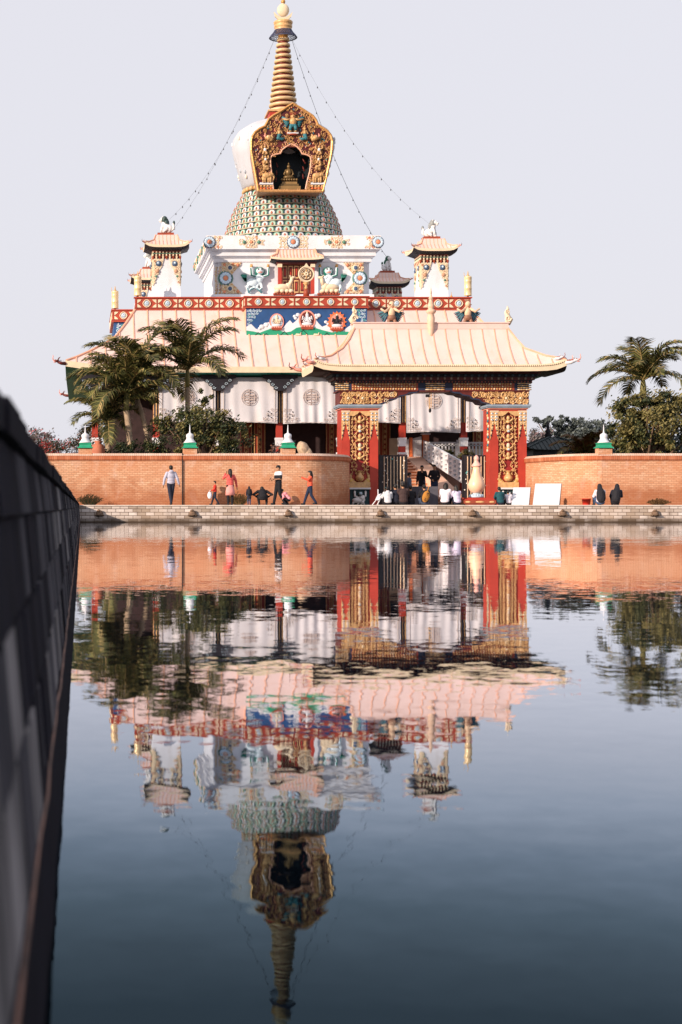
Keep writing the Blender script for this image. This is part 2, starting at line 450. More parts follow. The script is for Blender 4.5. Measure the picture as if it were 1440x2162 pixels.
# ---- brick boundary walls
brick = brick_mat('orange_brick', (.66, .41, .27, 1), (.54, .27, .155, 1), (.39, .21, .13, 1), .23, .082, .011,
                  (.54, .215, .105, 1), (.68, .53, .46, 1), .008, samt=.75, fade=(.76, 1.5, (.29, .09, .036, 1), .8, .7))
soldier = brick_mat('soldier_brick', (.52, .19, .10, 1), (.37, .11, .05, 1), (.16, .08, .05, 1), .085, 2.0, .008,
                    (.45, .12, .05, 1), (.72, .34, .2, 1), .01, 0)
capm = brick_mat('coping_brick', (.66, .50, .42, 1), (.60, .41, .33, 1), (.34, .26, .19, 1), .1, 2.0, .008,
                 (.5, .26, .18, 1), (.8, .5, .4, 1), .01, 0)
def sweep(mb, path, prof, mat=0, vs=False):
    n = len(path); nr = []
    for i in range(n):
        a = Vector(path[max(i - 1, 0)]); c = Vector(path[min(i + 1, n - 1)]); t = (c - a).normalized()
        nr.append(Vector((t.y, -t.x)))
    u = [0]
    for i in range(1, n): u.append(u[-1] + (Vector(path[i]) - Vector(path[i - 1])).length)
    v = []; pl = [0]
    for j in range(1, len(prof)): pl.append(pl[-1] + math.hypot(prof[j][0] - prof[j - 1][0], prof[j][1] - prof[j - 1][1]))
    for i in range(n):
        for (o, z) in prof: v.append((path[i][0] + nr[i].x * o, path[i][1] + nr[i].y * o, z))
    m = len(prof); fs = []; uv = []
    for i in range(n - 1):
        for j in range(m - 1):
            fs.append((i * m + j, (i + 1) * m + j, (i + 1) * m + j + 1, i * m + j + 1))
            V0, V1 = (pl[j] + .01, pl[j + 1] + .01) if vs else (prof[j][1], prof[j + 1][1])
            uv.append([(u[i] + 40, V0), (u[i + 1] + 40, V0), (u[i + 1] + 40, V1), (u[i] + 40, V1)])
    fs.append(tuple(range(m))[::-1]); uv.append([(p[0], p[1]) for p in prof][::-1])
    fs.append(tuple((n - 1) * m + k for k in range(m))); uv.append([(p[0], p[1]) for p in prof])
    mb.add(v, fs, mat, False, uv)
T = 3.09
def brick_wall(name, label, path, piers):
    w_ = thing(name, label, 'wall', (path[len(path) // 2][0], 75, GZ))
    b = MB(); sweep(b, path, [(0, GZ - .06), (0, T - .32), (-.4, T - .32)]); b.build('wall_body', brick, w_)
    b = MB(); sweep(b, path, [(.0, T - .32), (.035, T - .32), (.05, T - .29), (.07, T - .27), (.07, T - .11), (-.47, T - .11), (-.4, T - .32)], 0, True); b.build('corbel', soldier, w_)
    b = MB(); sweep(b, path, [(.085, T - .108), (-.03, T), (-.37, T), (-.485, T - .108)], 0, True); b.build('coping', capm, w_)
    for px in piers:
        c = X(px, 75.2); y0 = 74.98
        b = MB(); b.box(c - .31, c + .31, y0, y0 + .5, T - .05, T + .24, 0, True); p = b.build('pier', brick, w_)
        b = MB(); b.lathe((c, y0 + .25, T + .24), [(.34, 0), (.50, .0), (.50, .03), (.40, .07), (.36, .17), (.40, .19), (.40, .23), (.30, .25)], 4, 0, False, pi / 4); b.build('pier_cap', jade, p)
        b = MB(); b.lathe((c, y0 + .25, T + .49), [(.30, 0), (.26, .03), (.20, .10), (.15, .2), (.155, .22), (.17, .28), (.165, .36), (.11, .41), (.05, .43), (.035, .5), (.03, .52), (.012, .82)], 14); b.build('finial', white, p)
    return w_
pathL = [(-16, 75), (-4, 75), (6, 75), (9.9, 75)] + [(9.9 + 2.92 * math.sin(R(t)), 79.98 - 4.98 * math.cos(R(t))) for t in range(5, 91, 5)]
wl = brick_wall('brick_wall', 'orange brick boundary wall left of the gate with three green and white pier caps', pathL, (180, 401, 608))
b = MB(); b.box(X(385, 74.95) - .02, X(385, 74.95) + .02, 74.93, 74.97, GZ, T + .005); b.build('cable', black, wl)
pathR = [(21.43 + 2.3 - 2.3 * math.sin(R(t)), 79.98 - 4.98 * math.cos(R(t))) for t in range(90, 4, -5)] + [(24.2, 75), (32, 75), (60, 75)]
brick_wall('brick_wall', 'orange brick boundary wall right of the gate behind the white boards and red bucket', pathR, (1275,))
# ================================================================ ORNAMENT HELPERS
def spiral(mb, cx, cz, r, y, a0=0, turns=1.4, d=1, w=.03, mat=0, n=12):
    pts = []; rr = []
    for i in range(n + 1):
        t = i / n; a = a0 + d * turns * 2 * pi * t; q = r * (1 - .82 * t)
        pts.append((cx + q * math.cos(a), y, cz + q * math.sin(a))); rr.append(w * (1 - .45 * t))
    mb.tube(pts, rr, 4, mat, False, cap=False, flat=.8)
def flower(mb, cx, cz, r, y, m1=0, m2=1, n=8, th=.05, m3=None):
    for k in range(n):
        a = 2 * pi * k / n
        mb.ball((cx + r * .66 * math.cos(a), y, cz + r * .66 * math.sin(a)), (r * .30, th, r * .30), 6, 4, m1)
    mb.ball((cx, y - th * .3, cz), (r * .42, th * 1.3, r * .42), 8, 5, m2)
def scroll_panel(mb, x0, x1, z0, z1, y, s, seed=1, mats=(0,), w=None, test=None):
    """raised scrollwork filling a rectangle: spirals, leaves and buds"""
    rd = random.Random(seed); w = w or s * .13
    nx = max(1, round((x1 - x0) / s)); nz = max(1, round((z1 - z0) / s))
    sx = (x1 - x0) / nx; sz = (z1 - z0) / nz
    for i in range(nx):
        for j in range(nz):
            cx = x0 + (i + .5) * sx; cz = z0 + (j + .5) * sz
            if test and not test(cx, cz): continue
            d = 1 if (i + j) % 2 else -1
            m = mats[0] if rd.random() < .75 else rd.choice(mats)
            spiral(mb, cx, cz, s * .44, y, rd.uniform(0, 6.3), rd.uniform(1.1, 1.6), d, w, m, 9)
            for k in range(2):
                a = rd.uniform(0, 6.3)
                mb.ball((cx + s * .48 * math.cos(a), y, cz + s * .48 * math.sin(a)), (w * 1.5, w * .8, w * 1.0), 5, 4, rd.choice(mats), Matrix.Rotation(a, 3, 'Y'))
def hip_roof(mb, rings, lift=.0, lk=3.0, n=14, mat=0, rmat=1, rib=0., rw=.05, rh=.06, smooth=False):
    """rings of (x0,x1,y0,y1,z) from the eave inwards, corners of outer rings lifted; rib = rib spacing"""
    def ringpts(k):
        x0, x1, y0, y1, z = rings[k]; L_ = lift * max(0, 1 - k / (len(rings) - 1)) ** 2.2
        P_ = []
        def up(t): return z + L_ * (abs(2 * t - 1) ** lk)
        for i in range(n): t = i / n; P_.append((x0 + (x1 - x0) * t, y0, up(t)))
        for i in range(n): t = i / n; P_.append((x1, y0 + (y1 - y0) * t, up(t)))
        for i in range(n): t = i / n; P_.append((x1 - (x1 - x0) * t, y1, up(t)))
        for i in range(n): t = i / n; P_.append((x0, y1 - (y1 - y0) * t, up(t)))
        return P_
    m = 4 * n; v = []
    for k in range(len(rings)): v += ringpts(k)
    fs = []
    for k in range(len(rings) - 1):
        for i in range(m):
            fs.append((k * m + i, k * m + (i + 1) % m, (k + 1) * m + (i + 1) % m, (k + 1) * m + i))
    mb.add(v, fs, mat, smooth)
    if rib:
        # front and side ribs, cut where the hip reaches them
        def run(a0, a1, get, corner):
            c = (a0 + a1) / 2; k = -int((a1 - a0) / 2 / rib)
            while c + k * rib < a1 - .05:
                u = c + k * rib; k += 1
                pts = []
                for q in range(len(rings) - 1):
                    for tt in np.linspace(0, 1, 5)[:(5 if q == len(rings) - 2 else 4)]:
                        A, B = rings[q], rings[q + 1]
                        r_ = [A[i] + (B[i] - A[i]) * tt for i in range(5)]
                        lo, hi = corner(r_)
                        if u < lo + .02 or u > hi - .02: break
                        t = (u - lo) / (hi - lo); L_ = lift * (max(0, 1 - q / (len(rings) - 1)) ** 2.2 * (1 - tt) + max(0, 1 - (q + 1) / (len(rings) - 1)) ** 2.2 * tt)
                        pts.append(get(u, r_, r_[4] + L_ * abs(2 * t - 1) ** lk))
                    else: continue
                    break
                if len(pts) > 1: yield pts
        def strip(pts, sx, sy):
            for i in range(len(pts) - 1):
                a, b = pts[i], pts[i + 1]
                v = []
                for p in (a, b):
                    for s_, h in ((-1, -.02), (-1, rh), (1, rh), (1, -.02)):
                        v.append((p[0] + s_ * sx, p[1] + s_ * sy, p[2] + h))
                mb.add(v, [(0, 4, 5, 1), (1, 5, 6, 2), (2, 6, 7, 3), (0, 1, 2, 3), (7, 6, 5, 4)], rmat)
        r0 = rings[0]
        for p in run(r0[0], r0[1], lambda u, r, z: (u, r[2], z), lambda r: (r[0], r[1])): strip(p, rw / 2, 0)
        for p in run(r0[0], r0[1], lambda u, r, z: (u, r[3], z), lambda r: (r[0], r[1])): strip(p, rw / 2, 0)
        for p in run(r0[2], r0[3], lambda u, r, z: (r[0], u, z), lambda r: (r[2], r[3])): strip(p, 0, rw / 2)
        for p in run(r0[2], r0[3], lambda u, r, z: (r[1], u, z), lambda r: (r[2], r[3])): strip(p, 0, rw / 2)
        for cx, cy in ((0, 2), (1, 2), (0, 3), (1, 3)):
            pts = []
            for k, r in enumerate(rings):
                pts.append((r[cx], r[cy], r[4] + lift * max(0, 1 - k / (len(rings) - 1)) ** 2.2 + .03))
            q = [pts[0]]
            for k in range(1, len(pts)): q.append(pts[k])
            mb.tube(q, rw * 1.1, 6, rmat, False)
def eave_band(mb, ring, lift, h, lk=3., n=14, mat=0, out=.04, soff=None, inner=None, smat=1):
    """fascia strip round an eave plus the soffit back to an inner rectangle"""
    x0, x1, y0, y1, z = ring
    def pts(x0, x1, y0, y1, zz, L_):
        P_ = []
        up = lambda t: zz + L_ * abs(2 * t - 1) ** lk
        for i in range(n): t = i / n; P_.append((x0 + (x1 - x0) * t, y0, up(t)))
        for i in range(n): t = i / n; P_.append((x1, y0 + (y1 - y0) * t, up(t)))
        for i in range(n): t = i / n; P_.append((x1 - (x1 - x0) * t, y1, up(t)))
        for i in range(n): t = i / n; P_.append((x0, y1 - (y1 - y0) * t, up(t)))
        return P_
    m = 4 * n
    v = pts(x0 - out, x1 + out, y0 - out, y1 + out, z + .02, lift) + pts(x0 - out, x1 + out, y0 - out, y1 + out, z - h, lift) + \
        pts(x0 - out * .3, x1 + out * .3, y0 - out * .3, y1 + out * .3, z - h * .62, lift)
    v += pts(x0 + .1, x1 - .1, y0 + .1, y1 - .1, z + .03, lift)
    fs = []
    for i in range(m):
        j = (i + 1) % m
        fs.append((m + i, m + j, j, i)); fs.append((i, j, 3 * m + j, 3 * m + i))
    mb.add(v, fs, mat)
    if inner:
        v = pts(x0 - out, x1 + out, y0 - out, y1 + out, z - h, lift) + pts(*inner[:4], inner[4], 0)
        mb.add(v, [(m + i, m + (i + 1) % m, (i + 1) % m, i) for i in range(m)], smat)
def medallion_band(mb, x0, x1, z0, z1, y, n, mr=0, mc=1, mw=2):
    """painted frieze: round medallions between pale winged corners, with red posts"""
    h = z1 - z0; s = (x1 - x0) / n
    for i in range(n):
        cx = x0 + (i + .5) * s; cz = (z0 + z1) / 2
        mb.tube([(cx + .36 * h * math.cos(a) * (1 + .05 * math.cos(4 * a)), y - .02, cz + .36 * h * math.sin(a) * (1 + .05 * math.cos(4 * a))) for a in np.linspace(0, 2 * pi, 17)], h * .055, 4, mc, False, cap=False)
        mb.ball((cx, y, cz), (.27 * h, .03, .30 * h), 10, 5, mw)
        for u, v, q in ((0, .10, .07), (-.11, -.06, .06), (.11, -.06, .06), (0, -.12, .05)): mb.ball((cx + u * h, y - .025, cz + v * h), (q * h, .02, q * h), 6, 4, 4)
        for sx in (-1, 1):
            e = cx + sx * s * .46
            for sz in (-1, 1):
                mb.prism([(e, cz + sz * .40 * h), (e - sx * s * .20, cz + sz * .40 * h), (e - sx * s * .12, cz + sz * .20 * h), (e - sx * s * .05, cz + sz * .10 * h), (e, cz + sz * .02 * h)], y - .015, y + .02, mc)
        mb.box(x0 + i * s - .02, x0 + i * s + .02, y - .03, y + .02, z0, z1, mr)
def xform(mb, start, mat4):
    for i in range(start, len(mb.v)):
        mb.v[i] = tuple(mat4 @ Vector(mb.v[i]))

def dragon_head(mb, c, dirx, diry=0, s=1., mats=(0, 1, 2)):
    """carved dragon ornament at an eave corner, snout pointing along dir"""
    st = len(mb.v)
    mb.limb([(0, 0, 0), (.35, 0, .02), (.62, 0, .12)], [.16, .15, .13], 7, mats[0])
    mb.ball((.78, 0, .22), (.24, .15, .13), 8, 6, mats[0])
    mb.ball((1.0, 0, .26), (.14, .09, .07), 7, 5, mats[1])
    mb.ball((.95, 0, .10), (.15, .08, .05), 7, 5, mats[1])
    for d in (-1, 1):
        mb.ball((.80, d * .10, .33), (.05, .05, .05), 6, 4, mats[2])
        mb.tube([(.65, d * .08, .32), (.55, d * .12, .50), (.45, d * .15, .58)], [.04, .03, .01], 5, mats[0])
    mb.tube([(1.1, 0, .32), (1.16, 0, .45), (1.10, 0, .62), (1.14, 0, .74)], [.05, .045, .035, .02], 6, mats[1])
    for k in range(5):
        mb.ball((.05 + k * .12, 0, .18 + .02 * k), (.05, .03, .10), 5, 4, mats[2], Matrix.Rotation(-.5, 3, 'Y'))
    a = math.atan2(diry, dirx)
    xform(mb, st, Matrix.Translation(c) @ Matrix.Rotation(a, 4, 'Z') @ Matrix.Scale(s, 4))

def lion_mesh(body, mane, s, c, rz):
    """sitting guardian lion: returns (body MB, mane MB) facing +x before rotation"""
    st, st2 = len(body.v), len(mane.v)
    body.ball((-.16, 0, .22), (.22, .17, .22), 9, 7); body.ball((.0, 0, .38), (.19, .15, .25), 9, 7, 0, Matrix.Rotation(.5, 3, 'Y'))
    body.ball((.10, 0, .55), (.14, .13, .15), 8, 6)
    for d in (-1, 1):
        body.limb([(.12, d * .10, .45), (.20, d * .11, .22), (.20, d * .11, .04)], [.075, .055, .055], 6)
        body.ball((.25, d * .11, .03), (.09, .06, .04), 6, 4)
        body.limb([(-.12, d * .15, .22), (.04, d * .17, .10), (.06, d * .17, .04)], [.12, .08, .05], 6)
    body.ball((.20, 0, .74), (.14, .12, .12), 9, 7); body.ball((.32, 0, .70), (.09, .08, .07), 7, 5); body.ball((.30, 0, .62), (.07, .06, .03), 6, 4)
    body.tube([(-.34, 0, .12), (-.46, 0, .25), (-.42, 0, .44), (-.50, 0, .58)], [.05, .06, .07, .02], 6)
    for d in (-1, 1): body.ball((.12, d * .10, .86), (.03, .03, .05), 5, 4)
    mane.ball((.08, 0, .72), (.17, .16, .20), 9, 7); mane.ball((-.04, 0, .56), (.13, .14, .18), 8, 6)
    mane.ball((-.46, 0, .52), (.07, .06, .12), 6, 5)
    for k in range(9):
        a = k / 8 * pi * 1.2 - .3
        mane.ball((.0 - .10 * math.sin(a), .13 * math.cos(a * 1.3), .62 + .16 * math.cos(a)), (.06, .05, .08), 5, 4)
    T_ = Matrix.Translation(c) @ Matrix.Rotation(rz, 4, 'Z') @ Matrix.Scale(s, 4)
    xform(body, st, T_); xform(mane, st2, T_)
# ================================================================ MAIN HALL
XC, DC = 12.52, 102.9
def pp(l, D): return [(X(a, D), Z(b, D)) for a, b in l]
def mirx(x0): return 2 * XC - x0
def miry(y0): return 2 * DC - y0
hall = thing('prayer_hall', 'large hall with pale peach ribbed hip roof and red medallion cornice below the stupa', 'temple', (XC, DC, GZ))
rr_ = [(-.82, 90.0, 8.26), (-.2, 90.5, 8.64), (.44, 91.0, 9.06), (1.28, 91.6, 9.62), (1.92, 92.1, 10.12), (2.5, 92.95, 10.95), (3.03, 93.72, 11.80)]
rings = [(a, mirx(a), d, miry(d), z) for a, d, z in rr_]
b = MB(); hip_roof(b, rings, .34, 8, 22, 0, 1, .80, .06, .06)
roof_h = b.build('roof', [peach, peachrib], hall)
b = MB(); eave_band(b, rings[0], .34, .30, 8, 22, 0, .05, inner=(.9, mirx(.9), 91.9, miry(91.9), 7.75), smat=1)
b.build('eave', [cream, green], hall)
b = MB()
for sx in (0, 1):
    for sy in (0, 1):
        b = MB(); dragon_head(b, (-.9 if sx == 0 else mirx(-.9), 89.95 if sy == 0 else miry(89.95), 8.45), -1 if sx == 0 else 1, -.35 if sy == 0 else .35, .6, (0, 1, 2))
        b.build('dragon_ornament', [maroon, pink, white], hall)
# core, terrace, walls
b = MB(); b.box(3.2, mirx(3.2), 93.9, miry(93.9), 8, 12.44); b.build('upper_wall', white, hall)
b = MB(); b.box(3.1, mirx(3.1), 93.8, miry(93.8), 12.44, 12.53); b.build('terrace', white, hall)
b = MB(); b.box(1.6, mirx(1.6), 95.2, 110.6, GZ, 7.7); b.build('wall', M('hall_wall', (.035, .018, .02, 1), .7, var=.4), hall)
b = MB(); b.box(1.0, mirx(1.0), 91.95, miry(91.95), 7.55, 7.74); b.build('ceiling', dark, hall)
b = MB(); b.box(1.0, mirx(1.0), 92.5, miry(92.5), GZ - .05, 3.2); b.build('platform', M('platform_stone', (.30, .16, .12, 1), .8, var=.3), hall)
# beam + bracket + columns
b = MB(); b.box(.9, mirx(.9), 91.15, 91.6, 7.35, 7.9); b.build('beam', darkb, hall)
colx = [X(590 + 130 * k, 91.0) for k in (-3, -2, -1, 0, 1, 2, 3)]
goldline = gold
for cx in colx:
    b = MB(); b.box(cx - .17, cx + .17, 91.0, 91.34, .8, 7.4, 0)
    for zz in (3.55, 4.35): b.box(cx - .22, cx + .22, 90.95, 91.39, zz, zz + .12, 1)
    b.box(cx - .20, cx + .20, 90.97, 91.37, 4.0, 4.35, 1)
    b.box(cx - .035, cx + .035, 90.96, 91.0, 5.3, 7.3, 2); b.box(cx - .172, cx - .12, 90.985, 91.0, 5.3, 7.3, 2); b.box(cx + .12, cx + .172, 90.985, 91.0, 5.3, 7.3, 2)
    b.box(cx - .16, cx + .16, 90.99, 91.0, 5.3, 7.3, 3)
    colo = b.build('column', [red, white, gold, darkb], hall)
    b = MB()     # stepped carved bracket
    for d in (-1, 1):
        pts = [(cx, 7.9), (cx + d * .95, 7.9), (cx + d * .95, 7.72), (cx + d * .78, 7.66), (cx + d * .74, 7.5), (cx + d * .56, 7.46), (cx + d * .52, 7.3), (cx + d * .36, 7.26), (cx + d * .34, 7.08), (cx + d * .17, 7.02), (cx, 7.02)]
        b.prism(pts, 90.55, 90.9, 0)
        for k, (u, v) in enumerate(((.24, 7.2), (.42, 7.38), (.62, 7.56))): spiral(b, cx + d * u, v, .10, 90.53, 0, 1.1, d, .018, 1, 8)
    b.build('bracket', [dark, skyb], colo)
# back wall: doors with gold lines, pale panel
b = MB()
for px in (520, 548, 700, 812, 1010):
    x = X(px, 95.1)
    b = MB(); b.box(x - .32, x + .32, 95.08, 95.18, 3.2, 6.6, 0)
    for q in (-.3, -.1, .1, .3): b.box(x + q - .02, x + q + .02, 95.03, 95.08, 3.2, 6.6, 1)
    for k in range(10): b.ball((x, 95.03, 3.5 + k * .3), (.07, .03, .12), 5, 4, 1)
    b.build('door', [brown, gold], hall)
b = MB(); b.box(X(822, 94.9), X(842, 94.9), 94.85, 94.98, 3.2, 4.6); b.build('pale_panel', cream, hall); b = MB(); b.box(X(905, 94.9), X(1030, 94.9), 95.0, 95.1, 3.2, 4.0); b.build('pale_panel', cream, hall)
# cornice
def cornice(x0, x1, y0, y1, z0, z1, n, nm='cornice', side=None):
    b = MB()
    b.box(x0, x1, y0, y1, z0 + .08, z1 - .07, 0); b.box(x0 - .07, x1 + .07, y0 - .07, y1, z1 - .07, z1, 0); b.box(x0 - .05, x1 + .05, y0 - .05, y1, z0, z0 + .08, 0)
    b.box(x0 - .02, x1 + .02, y0 - .02, y1, z0 + .08, z0 + .12, 3)
    medallion_band(b, x0 + .08, x1 - .08, z0 + .1, z1 - .09, y0 - .01, n)
    if side:      # same frieze along the left side
        st = len(b.v); medallion_band(b, 0, y1 - y0, z0 + .1, z1 - .09, 0, side)
        xform(b, st, Matrix.Translation((x0 - .01, y1, 0)) @ Matrix.Rotation(-pi / 2, 4, 'Z'))
    return b.build(nm, [M('cornice_red', (.36, .055, .03, 1), .5), cream, skyb, maroon, greyb], hall)
cornice(3.03, 9.05, 93.72, 94.0, 11.79, 12.54, 5)
cornice(15.98, mirx(3.03), 93.72, 94.0, 11.79, 12.54, 5)
cornice(9.09, 15.95, 92.2, 93.9, 11.73, 12.40, 5, side=1)
cornice(1.85, 3.2, 99.6, 106.2, 11.79, 12.54, 1, side=4)
cornice(mirx(3.2), mirx(1.85), 99.6, 106.2, 11.79, 12.54, 1)
b = MB(); b.box(9.14, 15.9, 93.72, 97, 12.30, 12.50); b.build('bay_top', white, hall)
for xa, xb in ((1.95, 3.3), (mirx(3.3), mirx(1.95))):
    b = MB(); b.box(xa, xb, 99.7, 106.1, 9.5, 11.78, 0)
    scroll_panel(b, xa + .1, xb - .1, 10.6, 11.7, 99.69, .26, 5, (1, 2)); b.build('side_mural', [blue, skyb, turq], hall)
b = MB(); b.box(9.15, 15.89, 92.34, 93.8, 9.9, 11.74); b.build('bay_wall', peachrib, hall)
# mural
b = MB(); D = 92.26
x0, x1, z0, z1 = X(520, D), X(775, D), Z(713, D), 11.73
b.box(x0, x1, D, D + .08, z0, z1, 0)
b.prism(pp([(520, 690), (530, 684), (540, 694), (548, 697), (555, 686), (562, 684), (566, 680), (572, 683), (578, 680), (584, 690), (592, 696), (600, 690), (604, 684), (612, 676), (618, 683), (624, 678), (632, 668), (645, 664), (662, 668), (672, 682), (680, 690), (690, 686), (700, 695), (712, 690), (722, 700), (735, 690), (745, 684), (752, 690), (762, 696), (774, 692), (774, 712), (520, 712)], D), D - .03, D, 1)
b.prism(pp([(520, 698), (535, 700), (548, 703), (560, 698), (572, 694), (590, 698), (602, 702), (614, 700), (626, 692), (640, 690), (664, 692), (680, 697), (700, 702), (720, 700), (740, 701), (774, 699), (774, 713), (520, 713)], D), D - .05, D - .03, 2)
for (a, c) in ((545, 708), (562, 710), (600, 706), (640, 703), (690, 709)):
    b.tube([(X(a - 8, D), D - .055, Z(c + 2, D)), (X(a, D), D - .055, Z(c - 6, D)), (X(a + 9, D), D - .055, Z(c + 3, D))], .02, 4, 7)
rd = random.Random(4)
for (cx, cz, r) in ((553, 690, 6), (562, 686, 6), (572, 690, 6), (548, 694, 4), (578, 692, 5), (622, 668, 4), (629, 665, 5), (624, 672, 4), (667, 666, 4), (673, 666, 5), (668, 671, 4), (688, 680, 4), (692, 684, 3), (757, 692, 5), (768, 690, 5)):
    b.ball((X(cx, D), D - .03, Z(cz, D)), (r * .026, .05, r * .022), 8, 5, 1)
def deity(cx, cz, s, halo, back, body, robe):
    """seated haloed relief figure, s = height of the halo in px"""
    x, z = X(cx, D), Z(cz, D); u = s * .0264
    b.prism([(x + u * .42 * math.cos(a), z + u * .5 * math.sin(a)) for a in np.linspace(0, 2 * pi, 18)[:-1]], D - .07, D - .03, halo)
    b.prism([(x + u * .34 * math.cos(a), z + u * .42 * math.sin(a)) for a in np.linspace(0, 2 * pi, 18)[:-1]], D - .09, D - .07, back)
    b.ball((x, D - .1, z + u * .24), (u * .09, .05, u * .11), 7, 5, body); b.ball((x, D - .1, z + u * .36), (u * .05, .04, u * .07), 6, 4, 5)
    b.ball((x, D - .1, z + u * .03), (u * .13, .06, u * .18), 7, 5, body); b.ball((x, D - .1, z - u * .2), (u * .28, .07, u * .1), 8, 5, robe)
    for d in (-1, 1):
        b.tube([(x + d * u * .1, D - .12, z + u * .13), (x + d * u * .26, D - .12, z + u * .02), (x + d * u * .2, D - .12, z + u * .2)], u * .04, 5, body)
        b.tube([(x + d * u * .1, D - .12, z + u * .08), (x + d * u * .2, D - .12, z - u * .08), (x, D - .14, z - u * .06)], u * .04, 5, body)
    b.box(x - u * .3, x + u * .3, D - .14, D - .05, z - u * .46, z - u * .33, 6)
    for k in range(5): b.ball((x + (k - 2) * u * .13, D - .13, z - u * .31), (u * .07, .04, u * .05), 5, 4, 4)
deity(584, 680, 36, 4, 3, 5, 1); deity(648, 676, 42, 4, 8, 1, 1); deity(711, 680, 40, 9, 4, 7, 1)
for k in range(16):
    a = k / 16 * 2 * pi; b.prism([(X(711, D) + .42 * math.cos(a - .16), Z(680, D) + .5 * math.sin(a - .16)), (X(711, D) + .56 * math.cos(a), Z(680, D) + .62 * math.sin(a)), (X(711, D) + .42 * math.cos(a + .16), Z(680, D) + .5 * math.sin(a + .16))], D - .05, D - .02, 9)
scroll_panel(b, x0 + .05, x0 + 1.0, z1 - .95, z1 - .05, D - .01, .17, 8, (3, 10), test=lambda x, z: (x - x0) / 1.0 + (z1 - z) / 1.0 < 1.0)
scroll_panel(b, x1 - 1.0, x1 - .05, z1 - .95, z1 - .05, D - .01, .17, 9, (3, 10), test=lambda x, z: (x1 - x) / 1.0 + (z1 - z) / 1.0 < 1.0)
for px in (630, 668): b.limb([(X(px - 4, D), D - .07, Z(707, D)), (X(px + 4, D), D - .07, Z(707, D)), (X(px + 5, D), D - .07, Z(703, D))], [.07, .06, .03], 5, 5)
b.build('mural', [blue, white, jade, skyb, pink, cream, brown, dark, maroon, orange, turq], hall)

# curtains
cloth = M('curtain_cloth', (.58, .575, .63, 1), .8, var=.08, scale=.9, dirt=((.58, .52, .48, 1), 1.3, .5, (1, 1, .3)))
emb = M('curtain_emblem', (.52, .43, .41, 1), .8, var=.15)
lace = M('curtain_lace', (.58, .50, .47, 1), .8, var=.3, scale=12)
def curtain(pxa, pxb, pyt, pyb, emy, label, D=90.78, full=True):
    x0, x1, z0, z1 = X(pxa, D), X(pxb, D), Z(pyb, D), Z(pyt, D)
    rd = random.Random(int(pxa)); b = MB(); nx, nz = 56, 18; v = []; fs = []
    ph = [(rd.uniform(1.5, 7), rd.uniform(0, 6), rd.uniform(.006, .02)) for _ in range(6)]
    def yy(x, z):
        k = (z1 - z) / (z1 - z0)
        return D + sum(a * math.sin(f * x * 2 + p + .4 * z) for f, p, a in ph) * (.35 + .8 * k)
    for j in range(nz + 1):
        for i in range(nx + 1):
            x = x0 + (x1 - x0) * i / nx; z = z0 + (z1 - z0) * j / nz
            zz = z + (.05 * math.sin(pi * i / nx) if j == 0 else 0)
            v.append((x, yy(x, z), zz))
    n0 = len(v)
    v += [(a, c + .02, d) for a, c, d in v]
    for j in range(nz):
        for i in range(nx):
            a = j * (nx + 1) + i; fs.append((a, a + 1, a + nx + 2, a + nx + 1)); fs.append((n0 + a, n0 + a + nx + 1, n0 + a + nx + 2, n0 + a + 1))
    b.add(v, fs, 0, True)
    o = b.build('curtain', cloth); tag(o, label, 'curtain', 'white curtains hanging between the hall columns')
    def loc(px_): return px_
    cx = (x0 + x1) / 2; D2 = D - .05
    b = MB(); cz = Z(emy, D); r = .43
    for k in range(2):
        rr = r - k * .09
        b.tube([(cx + rr * math.cos(a), D2, cz + rr * math.sin(a)) for a in np.linspace(0, 2 * pi, 25)], .014, 4, 0, cap=False)
    b.box(cx - .02, cx + .02, D2 - .01, D2 + .02, cz - r, cz + r); b.box(cx - r, cx + r, D2 - .008, D2 + .02, cz - .02, cz + .02)
    for sx in (-1, 1):
        for sz in (-1, 1):
            b.box(cx + sx * .14 - .085, cx + sx * .14 + .085, D2 - .01, D2 + .02, cz + sz * .12 - .045, cz + sz * .12 + .045)
            b.box(cx + sx * .28 - .02, cx + sx * .28 + .02, D2 - .01, D2 + .02, cz + sz * .12 - .1, cz + sz * .12 + .1)
            b.box(cx + sx * .12 - .05, cx + sx * .12 + .05, D2 - .01, D2 + .02, cz + sz * .28 - .02, cz + sz * .28 + .02)
    b.build('emblem', emb, o)
    b = MB(); w_ = .055
    for (e, s_) in ((x0, 1), (x1, -1)):
        scroll_panel(b, min(e, e + s_ * 1.25), max(e, e + s_ * 1.25), z0 + .12, z0 + 1.1, D2, .22, int(pxb), (0,), .016, lambda x, z: abs(x - e) / 1.2 + (z - z0) / 1.05 < 1)
        for k in range(4): b.ball((e + s_ * (.35 + .16 * (k % 2)), D2 - .01, z0 + .32 + .11 * k), (.04, .02, .04), 6, 4, 1)
        b.box(min(e + s_ * .14, e + s_ * .17), max(e + s_ * .14, e + s_ * .17), D2 - .005, D2 + .01, z0 + .1, z1 - .3, 0)
    b.box(x0 + .05, x1 - .05, D2 - .005, D2 + .01, z0 + .08, z0 + .1, 0)
    b.build('lace_border', [lace, black], o)
curtain(336, 455, 797, 893, 839, 'white curtain behind the palms and leafy tree, leftmost on the hall front')
curtain(466, 586, 797, 894, 839, 'white curtain with round emblem partly covered by a drooping palm frond')
curtain(598, 715, 795, 895, 838, 'white curtain with round emblem just left of the gate, fully in view')
curtain(728, 846, 797, 894, 839, 'white curtain half hidden behind the left gate pillar')
curtain(858, 972, 800, 914, 846, 'longer white curtain framed by the middle of the gate opening')
curtain(984, 1088, 797, 912, 839, 'white curtain half hidden behind the right gate pillar')
